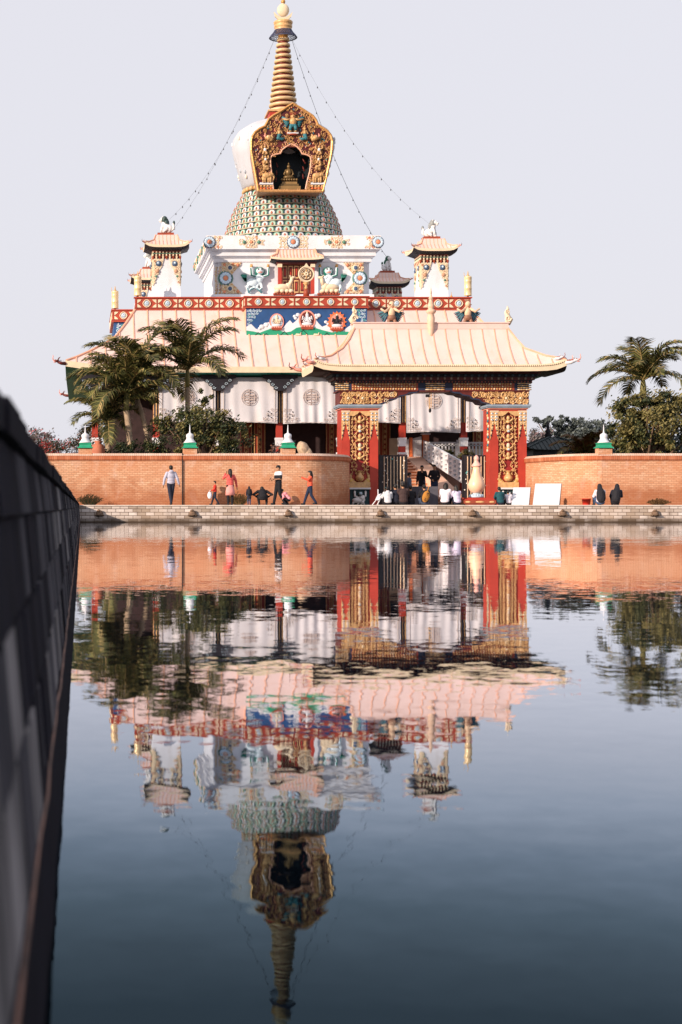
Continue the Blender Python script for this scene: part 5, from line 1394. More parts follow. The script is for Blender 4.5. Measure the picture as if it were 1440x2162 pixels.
# ================================================================ VEGETATION
bark = M('palm_bark', (.36, .27, .19, 1), .9, var=.3, scale=5, bump=.02)
bark2 = M('tree_bark', (.14, .09, .06, 1), .9, var=.35, scale=6, bump=.03)
shaft = M('crown_shaft', (.22, .20, .07, 1), .6, var=.2)
def leafm(n, c, t=.25):
    m = M(n, c, .6, var=.35, scale=1.6, spec=.3)
    return m
pf1, pf2, pf3 = leafm('frond_olive', (.155, .150, .045, 1)), leafm('frond_green', (.055, .062, .022, 1)), leafm('frond_straw', (.30, .22, .09, 1))
def palm(cx, cy, hz, nf, fl, label, seed, r0=.17, lean=0, grp='palms along the boundary wall', mats=None, az=None, droop=1.0):
    rd = random.Random(seed)
    t = thing('palm_tree', label, 'palm', (cx, cy, GZ - .05), group=grp)
    top = Vector((cx + lean, cy, GZ + hz)); b = MB(); pts = []; rr = []
    for k in range(14):
        u = k / 13; pts.append((cx + lean * u * u, cy, GZ - .1 + (hz + .1) * u)); rr.append(r0 * (1.15 - .35 * u + .05 * math.sin(u * 9)) * (1.04 if k % 2 else .97))
    b.tube(pts, rr, 12); b.build('trunk', bark, t)
    b = MB(); b.tube([top, top + Vector((0, 0, .45)), top + Vector((0, 0, 1.0))], [r0 * .85, r0 * .95, r0 * .4], 10); b.build('crown_shaft', shaft, t)
    b = MB(); base = top + Vector((0, 0, .85))
    for i in range(nf):
        a = 2 * pi * i / nf + rd.uniform(-.25, .25) if az is None else az[i % len(az)] + rd.uniform(-.2, .2)
        el = R([80, 56, 32, 66, 14][i % 5] + rd.uniform(-8, 8)); L_ = fl * rd.uniform(.85, 1.08)
        d = Vector((math.cos(a), math.sin(a), 0)); N = 22; P_ = []; p = base.copy(); e = el
        for k in range(N + 1):
            P_.append(p.copy()); p = p + (d * math.cos(e) + Vector((0, 0, math.sin(e)))) * (L_ / N); e -= (R(92) * droop) / N * (.55 + .9 * k / N)
        b.tube(P_, [.045 * (1 - .85 * k / N) + .004 for k in range(N + 1)], 4, 2, cap=False)
        side = Vector((-d.y, d.x, 0)); nl = 54
        for k in range(3, nl):
            u = k / nl * N; q = min(int(u), N - 1); f = u - q; p = P_[q].lerp(P_[q + 1], f); tg = (P_[q + 1] - P_[q]).normalized(); upv = side.cross(tg) * -1
            if upv.z < 0: upv = -upv
            ll = fl * .30 * math.sin(pi * min(1, .12 + .86 * k / nl)) ** .6 * rd.uniform(.85, 1.1) + .08
            for sgn in (-1, 1):
                dd = (side * sgn * .72 + tg * (.55 + .25 * k / nl) + upv * rd.uniform(.05, .45)).normalized()
                mid = p + dd * ll * .5; tip = mid + (dd + Vector((0, 0, -.45 - rd.uniform(0, .5)))).normalized() * ll * .55
                w_ = tg * .042; m_ = rd.choice((0, 0, 1, 1, 1, 2)) if (k > 6) else 1
                b.add([p - w_ * .6, p + w_ * .6, mid + w_, mid - w_, tip], [(0, 1, 2, 3), (3, 2, 4)], m_)
    b.build('crown', mats or [pf1, pf2, pf3], t)
    return t
def leaves(b, cen, rx, ry, rz, n, size, rd, nm=3, clumps=40):
    cl = []
    for _ in range(clumps):
        while True:
            v = Vector((rd.gauss(0, 1), rd.gauss(0, 1), rd.gauss(0, 1)))
            if v.length > .1: break
        v.normalize(); q = rd.uniform(.45, 1.0)
        cl.append((Vector((cen[0] + v.x * rx * q, cen[1] + v.y * ry * q, cen[2] + v.z * rz * q)), rd.uniform(.18, .34) * min(rx, rz), rd.randrange(nm)))
    for i in range(n):
        c, r, m = cl[rd.randrange(len(cl))]
        p = c + Vector((rd.gauss(0, .6), rd.gauss(0, .6), rd.gauss(0, .5))) * r
        nrm = Vector((rd.gauss(0, 1), rd.gauss(0, 1) - .3, rd.gauss(0, 1) + .7)).normalized(); a = nrm.orthogonal().normalized(); bb = nrm.cross(a)
        s = size * rd.uniform(.6, 1.25)
        b.add([p - a * s, p + bb * s * .45, p + a * s, p - bb * s * .45], [(0, 1, 2, 3)], m if rd.random() < .7 else rd.randrange(nm))
    return cl
def tree(name, cx, cy, base_h, blobs, n, size, label, mats, seed, grp=None, tr=.14, cat='tree', clumps=40, bm=None, base=None):
    """blobs = list of (dx, z, rx, ry, rz) crown masses"""
    rd = random.Random(seed); gz0 = GZ - .05
    t = thing(name, label, cat, (cx, cy, gz0), group=grp); b = MB(); ends = []
    tot = sum(q[2] * q[4] for q in blobs)
    for dx, z, rx, ry, rz in blobs:
        cl = leaves(b, (cx + dx, cy, z), rx, ry, rz, int(n * rx * rz / tot), size, rd, len(mats), max(8, int(clumps * rx * rz / tot)))
        ends += [c[0] for c in cl[::4]]
    tb = MB(); fork = Vector((cx, cy, gz0 + base_h))
    tb.tube([(cx - .05, cy, gz0 - .1), (cx + .03, cy, gz0 + base_h * .5), fork], [tr * 1.3, tr, tr * .85], 8)
    for e in ends:
        m = fork.lerp(e, .5) + Vector((rd.uniform(-.15, .15), rd.uniform(-.15, .15), -.1))
        tb.tube([fork, m, e], [tr * .5, tr * .3, tr * .08], 5)
    tb.build('trunk', bm or bark2, t); b.build('crown', mats, t)
    return t
gA, gB, gC = leafm('leaf_dark', (.022, .036, .016, 1)), leafm('leaf_mid', (.075, .082, .028, 1)), leafm('leaf_olive', (.17, .145, .05, 1))
dr0 = leafm('leaf_straw', (.2, .13, .06, 1))
gR, gP, gO = leafm('leaf_russet', (.16, .07, .045, 1)), leafm('leaf_grey', (.13, .12, .12, 1)), leafm('blossom_red', (.42, .05, .05, 1))
far1, far2 = leafm('far_green', (.10, .12, .11, 1)), leafm('far_dark', (.06, .075, .08, 1))
palm(X(396, 81), 81, 5.75, 14, 3.6, 'tallest palm left of the gate, fronds reaching over the peach roof', 11, .13)
palm(X(328, 80), 80, 5.2, 14, 3.4, 'palm with slim pale trunk between the tall palm and the leftmost palms', 23, .13, -.9)
palm(X(282, 79), 79, 4.5, 13, 3.0, 'palm with thick ringed trunk right of the leftmost pier cap', 5, .16, -.35)
palm(X(232, 79.5), 79.5, 3.1, 12, 2.5, 'leftmost palm, short, with arching fronds under the green eave corner', 47, .15, -.1)
tree('leafy_tree', X(432, 78.5), 78.5, 1.8, [(-.2, 4.6, 1.5, 1.0, 1.2), (.9, 4.0, 1.3, .9, .9), (-1.3, 4.4, 1.1, .8, 1.0), (.2, 3.1, 1.9, .9, .6), (-.0, 5.9, .4, .4, .5)], 12500, .085,
     'dense dark green tree in front of the hall below the tallest palm', [gA, gB, gC], 3, clumps=110)
tree('shrub', X(262, 79), 79, .7, [(0, 2.9, 1.5, .8, .9), (1.2, 3.3, .9, .6, .8)], 4200, .08, 'dark shrub between the leftmost pier and the palm trunks', [gA, gA, gB], 6, tr=.06, cat='shrub', clumps=50)
tree('shrub', X(350, 79), 79, .7, [(0, 2.7, 1.5, .7, .8)], 3200, .08, 'dark shrub behind the slim palm trunk, left of the middle pier', [gA, gA, gB], 16, tr=.06, cat='shrub', clumps=36)
tree('shrub', X(112, 81), 81, .8, [(-.4, 3.3, 1.3, .7, .8), (.7, 3.2, 1.0, .7, .95)], 3400, .065, 'thin russet shrub with a few red blossoms beside the near wall edge', [gR, gP, gR, gA, gO], 8, tr=.05, cat='shrub', clumps=70)
tree('shrub', X(176, 82), 82, .8, [(0, 3.4, 1.1, .7, 1.0)], 2200, .06, 'sparse grey-brown shrub behind the leftmost pier cap', [gP, gR, gA], 9, tr=.05, cat='shrub', clumps=60)
tree('flowering_plant', X(585, 88), 88, 2.2, [(0, 3.4, .6, .4, .7), (.5, 3.5, .4, .4, 1.1)], 900, .07, 'potted plant with pinkish dry leaves left of the red hall column', [gR, gP, leafm('leaf_pink', (.42, .2, .14, 1))], 10, tr=.04, cat='plant', clumps=30)
tree('shrub', X(942, 90), 90, 2.4, [(0, 3.62, .42, .4, .26)], 1300, .05, 'rounded green shrub beside the white balustrade behind the gate', [gA, gB, gC], 61, tr=.05, cat='shrub', clumps=24, grp=None)
tree('shrub', X(985, 88), 88, 2.2, [(0, 3.35, .5, .4, .32)], 1300, .05, 'low olive shrub below the right column behind the gate', [gB, gC, dr0], 62, tr=.05, cat='shrub', clumps=24)
# right side
palm(X(1358, 84), 84, 5.5, 16, 2.9, 'palm behind the broad tree at the right edge, fronds against the sky', 31, .17, grp='palms along the boundary wall')
tree('broad_tree', X(1368, 81), 81, 1.9, [(0, 4.8, 2.0, 1.3, 1.3), (1.6, 5.1, 1.6, 1.2, 1.2), (-1.4, 4.1, 1.0, .8, .9), (.4, 3.6, 2.2, 1.0, .7), (.2, 5.95, 1.2, .8, .55), (-.9, 5.3, .9, .7, .7), (-1.9, 3.3, .8, .6, .6)], 21000, .095,
     'broad olive green tree above the brick wall at the right edge', [gB, gC, gA, gC], 13, clumps=120, tr=.2)
tree('shrub', X(1400, 84), 84, .8, [(0, 2.9, 2.6, .9, 1.0), (-1.6, 2.8, 1.4, .9, .9)], 5200, .09, 'dark shrub mass under the broad tree at the right edge', [gA, far2], 14, tr=.08, cat='shrub', clumps=70)
palm(X(1236, 86), 86, 1.7, 12, 1.9, 'small dry brown palm left of the right-hand pier cap', 61, .10, grp='palms along the boundary wall', mats=[leafm('frond_brown', (.16, .075, .02, 1)), leafm('frond_rust', (.10, .05, .02, 1)), pf1])
tree('shrub', X(1268, 88), 88, .8, [(0, 2.6, 1.6, .9, .9), (-1.8, 2.4, 1.2, .9, .7)], 2800, .09, 'dark low shrub behind the small brown palm', [gA, gR, far2], 15, tr=.08, cat='shrub', clumps=40)
tree('far_tree', X(1200, 150), 150, 3, [(-1.0, 8.3, 2.4, 2, .6), (1.2, 8.0, 2.3, 2, .8), (0, 6.3, 3.6, 2, 1.6)], 11000, .17, 'flat-topped grey-green tree far behind the dark pavilion roof', [far1, far2], 17, tr=.25, clumps=190)
tree('far_tree', X(1262, 140), 140, 3, [(0, 6.6, 2.1, 2, 1.3), (-1.5, 5.6, 1.9, 2, 1.3)], 6000, .19, 'rounded dark tree far behind, right of the flat-topped one', [far2, far1], 18, tr=.25, clumps=120)
tree('far_tree', X(1140, 135), 135, 3, [(0, 6.0, 1.4, 1.5, 1.3), (.5, 5.0, 1.6, 1.5, 1.2)], 2200, .13, 'bare greyish-pink tree far behind, right beside the gate pillar', [gP, leafm('leaf_mauve', (.22, .15, .16, 1))], 19, tr=.2, clumps=60)
tree('far_tree', X(85, 130), 130, 3, [(0, 5.6, 1.6, 1.5, 1.3)], 1900, .12, 'pale leafless tree far behind the russet shrub at the left', [gP, gP, gO], 20, tr=.15, clumps=60)
tree('far_tree', X(1440, 120), 120, 3, [(0, 5.0, 3.5, 2, 1.6), (-3, 4.4, 2.5, 2, 1.4)], 4000, .18, 'dark far tree closing the gap behind the right edge trees', [far2, gA], 21, tr=.25, clumps=60)
tree('far_tree', X(240, 118), 118, 3, [(0, 5.2, 3.2, 2, 1.5), (2.6, 5.0, 2.2, 2, 1.4)], 4200, .16, 'dark far tree filling the gap behind the left palms', [far2, gA, gR], 22, tr=.25, clumps=60)
# small growth at the foot of the walls
def tuft(px, D, h, w_, label, mats, seed):
    rd = random.Random(seed); b = MB(); x = X(px, D)
    for k in range(420):
        a = rd.uniform(0, 2 * pi); q = rd.random() ** .5; p = Vector((x + q * w_ * .4 * math.cos(a), D + q * .15 * math.sin(a), GZ)); t_ = Vector((x + q * w_ * math.cos(a) + rd.uniform(-.1, .1), p.y + rd.uniform(-.1, .1), GZ + h * rd.uniform(.4, 1) * (1 - .5 * q)))
        s_ = Vector((.012, .004, 0)); b.add([p - s_, p + s_, t_], [(0, 1, 2)], rd.randrange(len(mats)))
        b.add([t_ - s_ * 2, t_ + s_ * 2, t_ + Vector((.02, 0, .05))], [(0, 1, 2)], rd.randrange(len(mats)))
    o = b.build('dry_bush', mats); tag(o, label, 'bush')
dr1, dr2 = leafm('dry_brown', (.10, .05, .02, 1)), leafm('dry_straw', (.24, .13, .05, 1))
tuft(190, 74.3, .55, .55, 'dark dry bush in the corner where the two pond walls meet', [gA, dr1], 1)
tuft(504, 74.2, .62, .45, 'dry brown bush against the wall right of the woman in pink', [dr1, dr2, gB], 2)
tuft(1390, 74.4, .3, .5, 'small dry tuft at the foot of the wall near the right edge', [dr2, dr1], 3)

# ================================================================ PAVILION FAR RIGHT, BOULDER, GLOBE
pv = thing('pavilion', 'dark shaded pavilion roof with a small spire behind the wall, right of the gate', 'pavilion', (X(1168, 110), 110, GZ))
b = MB(); cx = X(1165, 110); h = 2.2
hip_roof(b, [(cx - h, cx + h, 110 - h, 110 + h, Z(952, 110)), (cx - h * .6, cx + h * .6, 110 - h * .6, 110 + h * .6, Z(938, 110)), (cx - .25, cx + .25, 109.75, 110.25, Z(924, 110))], .12, 4, 8, 0, 0, .3, .06, .05)
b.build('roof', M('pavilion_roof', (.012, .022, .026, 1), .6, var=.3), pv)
b = MB(); b.lathe((X(1157, 110), 110, Z(926, 110)), [(.35, 0), (.2, .15), (.28, .2), (.14, .4), (.2, .45), (.09, .65), (.12, .7), (.02, 1.25)], 10); b.build('finial', dark, pv)
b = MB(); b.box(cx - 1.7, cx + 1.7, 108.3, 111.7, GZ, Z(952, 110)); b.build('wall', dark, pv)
b = MB(); D = 77; b.ball((X(640, D), D, Z(950, D)), (.28, .3, .42), 12, 9, 0, Matrix.Rotation(-.35, 3, 'Y')); b.ball((X(646, D), D, Z(962, D)), (.34, .3, .4), 12, 9)
b.box(X(632, D), X(655, D), D - .2, D + .25, GZ - .03, Z(962, D))
for i, v in enumerate(b.v): q = math.sin(v[0] * 31 + v[2] * 17) * .02; b.v[i] = (v[0] + q, v[1] + q, v[2] + q * .8)
tag(b.build('boulder', M('boulder_stone', (.50, .36, .25, 1), .9, var=.4, scale=6, bump=.05)), 'pale rounded boulder showing over the wall right of the third pier', 'boulder')
b = MB(); D = 78; c = (X(207, D), D, Z(943, D)); b.lathe((c[0], c[1], GZ - .03), [(.18, 0), (.2, 1.4), (.12, 1.9), (.30, 2.2), (.34, 2.6), (.28, 2.85), (.12, 2.95), (.2, 3.05)], 12)
tag(b.build('clay_urn', M('clay', (.42, .14, .08, 1), .7, var=.3)), 'reddish clay urn on a post behind the wall beside the leftmost pier', 'urn')

# ================================================================ PROPS ON THE TERRACE
D = 72.6
vs = thing('vase_statue', 'large pale peach vase with lotus neck on a red stepped plinth before the gate', 'vase', (X(1006, 72.6), 72.6, GZ)); c = (X(1006, 72.6), 72.6, GZ)
b = MB(); b.box(c[0] - .62, c[0] + .62, 72.0, 73.2, GZ, GZ + .06, 1); b.box(c[0] - .70, c[0] + .70, 71.95, 73.25, GZ + .06, GZ + .20, 1); b.box(c[0] - .64, c[0] + .64, 72.0, 73.2, GZ + .20, GZ + .26, 0); b.box(c[0] - .5, c[0] + .5, 72.1, 73.1, GZ + .26, GZ + .32, 0)
for k in (-1, 0, 1): b.ball((c[0] + k * .52, 71.95, GZ + .13), (.2 if k == 0 else .12, .02, .045), 8, 5, 2)
b.build('plinth', [red, brown, gold], vs)
b = MB(); b.lathe((c[0], c[1], GZ + .32), [(.30, 0), (.33, .06), (.26, .12), (.17, .17), (.16, .2)], 20)
for k in range(16): a = k / 8 * pi; b.ball((c[0] + .27 * math.cos(a), c[1] + .27 * math.sin(a), GZ + .40), (.06, .06, .07), 6, 5)
b.build('lotus_foot', [skyb], vs)
b = MB(); b.lathe((c[0], c[1], GZ + .50), [(.14, 0), (.26, .08), (.345, .22), (.365, .36), (.33, .52), (.26, .68), (.20, .86), (.165, 1.04), (.155, 1.18)], 30)
b.build('vase_body', M('vase_peach', (.80, .50, .34, 1), .38, var=.08, spec=.5, dirt=((.72, .34, .18, 1), 1.5, .5)), vs)
b = MB(); b.lathe((c[0], c[1], GZ + 1.66), [(.15, 0), (.205, .03), (.21, .07), (.17, .13), (.12, .2), (.08, .27), (.10, .31), (.12, .37), (.09, .45), (.03, .52)], 18); b.build('vase_lid', [M('lid_pink', (.78, .42, .36, 1), .4)], vs)
def board(pxl, pxr, pyt, label, D0=72.0, D1=72.9, shift=0):
    t = thing('display_board', label, 'board', (X(pxl, D0), D0, GZ), group='blank white boards leaning on the terrace')
    x0, x1, zt = X(pxl, D0), X(pxr, D0), Z(pyt, D1); q = shift; b = MB()
    v = [(x0, D0, GZ + .005), (x1, D0, GZ + .005), (x1 + q, D1, zt), (x0 + q, D1, zt)]
    v += [(a, c_ + .03, d - .01) for a, c_, d in v]
    b.add(v, [(0, 1, 2, 3), (7, 6, 5, 4), (0, 4, 5, 1), (1, 5, 6, 2), (2, 6, 7, 3), (3, 7, 4, 0)]); b.build('panel', M('board_white', (.64, .65, .70, 1), .5, var=.03), t)
    b = MB()
    for x in (x0 + q + .05, x1 + q - .03): b.tube([(x, D1, zt - .02), (x + .05, D1 + .35, GZ)], .02, 5)
    b.tube([(x1 + q, D1 + .01, zt), (x1, D0 + .01, GZ)], .015, 5); b.build('prop_leg', black, t)
board(1080, 1117, 1029, 'smaller blank white board leaning right of the gate', shift=.32)
board(1125, 1181, 1021, 'larger blank white board leaning against props beside the red bucket', shift=.36)
b = MB(); x = X(1238, 72.4); b.lathe((x, 72.4, GZ), [(.15, 0), (.19, .25), (.20, .26), (.195, .28), (.165, .05), (.0, .04)], 18, cap=False)
b.tube([(x + .2 * math.cos(a), 72.4, GZ + .27 - .05 * abs(math.sin(a))) for a in np.linspace(pi, 2 * pi, 12)], .008, 4)
tag(b.build('bucket', M('bucket_red', (.62, .04, .02, 1), .4)), 'red plastic bucket between the white board and the seated women', 'bucket')
st2 = thing('folding_stand', 'small white folding stand leaning at the foot of the left gate pillar', 'stand', (X(795, 72.4), 72.4, GZ)); D = 72.3
b = MB()
for (a, c_, e, f) in ((786, 1064, 806, 1042), (796, 1064, 809, 1046)): b.tube([(X(a, D), D, GZ), (X(e, D), D + .1, Z(f, D))], .022, 5)
b.add([(X(792, D), D, Z(1056, D)), (X(801, D), D, Z(1056, D)), (X(809, D), D + .1, Z(1043, D)), (X(799, D), D + .1, Z(1043, D)), (X(792, D), D + .03, Z(1056, D)), (X(801, D), D + .03, Z(1056, D)), (X(809, D), D + .13, Z(1043, D)), (X(799, D), D + .13, Z(1043, D))], [(0, 1, 2, 3), (7, 6, 5, 4), (0, 3, 7, 4), (1, 5, 6, 2), (3, 2, 6, 7), (0, 4, 5, 1)])
b.tube([(X(799, D), D + .1, Z(1033, D)), (X(800, D), D + .12, GZ)], .022, 5); b.build('frame', white, st2)
# ================================================================ PEOPLE
skin = M('skin', (.42, .22, .13, 1), .6, var=.08); hairm = M('hair_black', (.010, .008, .008, 1), .5, var=.2)
def C(name, r, g, b_): return M('cloth_' + name, lin(r, g, b_), .85, var=.14, scale=6, bump=.004)
def figure(label, px, D, ht, yaw, top, bot, J=None, sleeves='long', hair='short', kind='top', z0=None, hood=False, skirt=None, shoe=None, x=None):
    """person built round a posable skeleton, local -Y is the front, local +X the left hand side"""
    s = ht / 1.74
    j = dict(pel=(0, 0, .95), bel=(0, 0, 1.10), che=(0, 0, 1.28), nek=(0, .01, 1.47), hed=(0, -.015, 1.62),
             sa=(-.175, 0, 1.40), ea=(-.24, .02, 1.13), wa=(-.25, -.05, .90), sb=(.175, 0, 1.40), eb=(.24, .02, 1.13), wb=(.25, -.05, .90),
             ha=(-.085, 0, .93), ka=(-.10, -.02, .50), na=(-.10, .02, .085), hb=(.085, 0, .93), kb=(.10, -.02, .50), nb=(.10, .02, .085))
    if J: j.update(J)
    j = {k: Vector(v) * s for k, v in j.items()}
    t = thing('person', label, 'person', (X(px, D) if x is None else x, D, GZ if z0 is None else z0), yaw)
    b = MB(); r = lambda *a: tuple(q * s for q in a)
    b.ball(j['hed'], r(.078, .092, .115), 14, 10); b.ball(j['hed'] + Vector(r(0, -.012, -.055)), r(.06, .07, .065), 12, 8)
    b.ball(j['hed'] + Vector(r(0, -.092, -.02)), r(.014, .02, .024), 8, 6)
    for e in (-1, 1): b.ball(j['hed'] + Vector(r(e * .078, .0, -.01)), r(.012, .02, .03), 6, 5)
    b.limb([j['nek'] - Vector(r(0, 0, .05)), j['hed'] - Vector(r(0, -.01, .06))], r(.056, .05), 10)
    b.ball(j['che'], r(.155, .095, .18), 12, 9); b.ball(j['bel'], r(.13, .09, .15), 12, 8); b.ball(j['pel'], r(.145, .1, .12), 12, 8)
    b.limb([j['sa'], j['nek'] - Vector(r(0, 0, .07)), j['sb']], r(.05, .06, .05), 8)
    for q in 'ab':
        b.limb([j['s' + q], j['e' + q], j['w' + q]], r(.047, .038, .026), 9)
        fd = (j['w' + q] - j['e' + q]).normalized(); w_ = j['w' + q]; sd_ = fd.orthogonal().normalized(); up = fd.cross(sd_)
        b.limb([w_, w_ + fd * .08 * s], r(.028, .034), 8); b.ball(w_ + fd * .06 * s, r(.036, .03, .036), 8, 6)
        for k, (o, l) in enumerate(((-.027, .065), (-.009, .078), (.009, .074), (.027, .055))):
            a0 = w_ + fd * .085 * s + sd_ * o * s
            b.limb([a0, a0 + fd * l * .5 * s, a0 + (fd * l * .85 + up * .025) * s], r(.0105, .0095, .0085), 6)
        b.limb([w_ + fd * .03 * s + sd_ * -.03 * s, w_ + (fd * .065 + sd_ * -.055 + up * .015) * s, w_ + (fd * .09 + sd_ * -.06 + up * .03) * s], r(.012, .011, .009), 6)
        b.limb([j['h' + q], j['k' + q], j['n' + q]], r(.082, .052, .036), 10)
        an = j['n' + q]; fdn = Vector(r(0, -.13, -.04)) if not J or 'toe' not in (J or {}) else Vector(j['toe'])
        b.limb([an - Vector(r(0, -.02, .03)), an + fdn], r(.04, .032), 8)
    b.build('body', skin, t, True, remesh=.0095 * max(s, .7), smooth_it=1)
    # upper garment
    g = MB(); g.ball(j['che'], r(.198, .135, .205), 12, 9); g.ball(j['bel'], r(.185, .135, .18), 12, 8); g.ball(j['pel'] + Vector(r(0, 0, .05)), r(.188, .14, .13), 12, 8)
    g.limb([j['sa'], j['nek'] - Vector(r(0, 0, .05)), j['sb']], r(.066, .075, .066), 8)
    for q in 'ab':
        S, E, W = j['s' + q], j['e' + q], j['w' + q]
        if sleeves == 'long': g.limb([S, E, W - (W - E) * .05], r(.078, .066, .05), 9)
        elif sleeves == 'short': g.limb([S, S.lerp(E, .8)], r(.078, .074), 9)
    if hood: g.ball(j['nek'] + Vector(r(0, .07, .0)), r(.11, .07, .08), 10, 8)
    if kind == 'coat': g.lathe(tuple(j['pel'] - Vector(r(0, 0, .38))), [(.20 * s, 0), (.19 * s, .25 * s), (.17 * s, .42 * s)], 14, sy=.72)
    mats_top = top if isinstance(top, (list, tuple)) else [top]
    o = g.build('jacket' if kind in ('jacket', 'coat') else 'top', mats_top[0], t, True, remesh=.013, smooth_it=2)
    if len(mats_top) > 1:   # lower half of a two-tone shirt
        o.data.materials.append(mats_top[1]); zc_ = j['che'].z + .03 * s
        o.data.polygons.foreach_set('material_index', [1 if p.center.z < zc_ else 0 for p in o.data.polygons])
    g = MB(); g.ball(j['pel'] - Vector(r(0, 0, .01)), r(.16, .118, .12), 12, 8)
    for q in 'ab': g.limb([j['h' + q], j['k' + q], j['n' + q] + (j['k' + q] - j['n' + q]) * .06], r(.106, .078, .062), 10)
    g.build('trousers', bot, t, True, remesh=.013, smooth_it=2)
    if skirt:
        g = MB(); g.lathe(tuple(j['pel'] - Vector(r(0, 0, .48))), [(.235 * s, 0), (.22 * s, .2 * s), (.18 * s, .42 * s), (.16 * s, .56 * s)], 18, sy=.75); g.build('skirt', skirt, t, True)
    g = MB()
    for q in 'ab':
        an = j['n' + q]; g.limb([an - Vector(r(0, -.03, .035)), an + Vector(r(0, -.13, -.045))], r(.05, .042), 8)
    g.build('shoes', shoe or black, t, True)
    g = MB(); h = j['hed']; g.ball(h + Vector(r(0, .022, .028)), r(.092, .095, .112), 12, 9); g.ball(h + Vector(r(0, -.01, .065)), r(.085, .092, .07), 10, 7)
    if hair == 'long':
        g.limb([h + Vector(r(0, .05, .02)), h + Vector(r(0, .085, -.12)), h + Vector(r(0, .11, -.30))], r(.085, .085, .05), 9)
        for e in (-1, 1): g.limb([h + Vector(r(e * .07, .02, .03)), h + Vector(r(e * .075, .03, -.13))], r(.04, .03), 7)
    if hair == 'bun': g.ball(h + Vector(r(0, .10, .05)), r(.05, .05, .05), 8, 6)
    if hair == 'veil':
        g.ball(h + Vector(r(0, .03, .0)), r(.105, .105, .135), 12, 9); g.limb([h + Vector(r(0, .05, -.08)), j['che'] + Vector(r(0, .10, .06)), j['bel'] + Vector(r(0, .12, -.02))], r(.12, .19, .20), 10)
    g.build('hair' if hair != 'veil' else 'veil', hairm if hair != 'veil' else M('veil_black', (.012, .012, .018, 1), .8), t, True, remesh=.014, smooth_it=1)
    g = MB()
    for e in (-1, 1): g.ball(h + Vector(r(e * .03, -.082, .012)), r(.012, .008, .008), 6, 5)
    g.build('eyes', black, t, True)
    return t
SIT = dict(pel=(0, .0, .13), bel=(0, -.03, .30), che=(0, -.07, .47), nek=(0, -.11, .66), hed=(0, -.15, .80), sa=(-.17, -.08, .60), ea=(-.23, -.22, .38), wa=(-.12, -.40, .36), sb=(.17, -.08, .60), eb=(.23, -.22, .38), wb=(.12, -.40, .36),
           ha=(-.09, -.02, .12), ka=(-.16, -.42, .40), na=(-.12, -.52, .06), hb=(.09, -.02, .12), kb=(.16, -.42, .40), nb=(.12, -.52, .06))
walk = dict(ka=(-.09, -.12, .50), na=(-.09, -.16, .09), kb=(.09, .02, .50), nb=(.09, .20, .12), ea=(-.27, .08, 1.14), wa=(-.28, .02, .90), eb=(.27, -.04, 1.14), wb=(.28, -.14, .92))
P90 = pi / 2
greyh = C('grey', 176, 176, 196); jean = C('dark_jeans', 34, 38, 56); navy = C('navy', 26, 32, 50); blk = C('black', 22, 22, 30)
figure('man in grey hooded sweatshirt and dark jeans walking away in front of the brick wall', 361, 73.2, 1.74, pi + .15, greyh, jean, dict(ka=(-.06, -.05, .5), na=(-.02, -.08, .09), kb=(.05, .03, .5), nb=(.02, .16, .10), ea=(-.28, .04, 1.16), wa=(-.36, -.02, .92), eb=(.29, .03, 1.16), wb=(.33, -.02, .90)), hood=True)
child = figure('boy in red jacket and dark trousers walking left with a small white bag', 454, 72.6, 1.05, -P90, C('red', 200, 50, 40), navy, dict(walk, eb=(.2, -.06, 1.14), wb=(.18, -.26, 1.04), nb=(.09, .26, .10), na=(-.09, -.24, .09)), hair='short')
b = MB(); x = X(443, 72.6); b.ball((x, 72.6, GZ + .42), (.11, .06, .16), 9, 7); b.tube([(x - .05, 72.6, GZ + .55), (x + .02, 72.6, GZ + .66), (x + .08, 72.6, GZ + .55)], .012, 5); tag(b.build('plastic_bag', C('bag_white', 215, 215, 228)), 'small white carrier bag held by the boy in red', 'bag')
figure('woman in coral tunic over pale pink skirt seen from behind, hand raised to her face', 486, 72.7, 1.58, pi + .2, C('coral', 214, 92, 88), blk, dict(ea=(-.30, -.06, 1.16), wa=(-.36, -.10, .88), eb=(.30, -.12, 1.30), wb=(.17, -.20, 1.52)), hair='long', skirt=C('pale_pink', 222, 150, 146))
figure('small child in a dark hooded coat standing beside the crouching person', 526, 72.5, .82, pi, navy, C('blue_trousers', 52, 66, 96), hair='veil', kind='coat')
CR = dict(pel=(0, .12, .34), bel=(0, .02, .46), che=(0, -.14, .56), nek=(0, -.28, .66), hed=(0, -.38, .72), sa=(-.20, -.18, .62), ea=(-.42, -.06, .48), wa=(-.27, -.18, .38), sb=(.20, -.18, .62), eb=(.42, -.06, .48), wb=(.27, -.18, .38),
          ha=(-.10, .1, .32), ka=(-.20, -.26, .42), na=(-.17, -.02, .08), hb=(.10, .1, .32), kb=(.20, -.26, .42), nb=(.17, -.02, .08))
figure('person in black crouching with elbows out beside the small child', 555, 72.5, 1.66, pi, blk, blk, CR, hair='short', kind='jacket')
man = figure('man in a white-topped black shirt with sunglasses looking at his phone', 588, 72.5, 1.73, -P90 + .45, [C('white', 225, 225, 232), C('black2', 20, 24, 34)], C('black_trousers', 18, 20, 28),
       dict(eb=(.22, -.03, 1.14), wb=(.10, -.28, 1.12), ea=(-.22, -.02, 1.14), wa=(-.08, -.27, 1.10), na=(-.06, -.20, .09), ka=(-.08, -.10, .5), kb=(.08, .02, .5), nb=(.10, .26, .10)), sleeves='short')
b = MB()
for e in (-1, 1): b.ball((e * .032, -.108, 1.632), (.028, .012, .018), 8, 5)
b.box(-.03, .03, -.112, -.104, 1.634, 1.642); b.build('sunglasses', black, man, True)
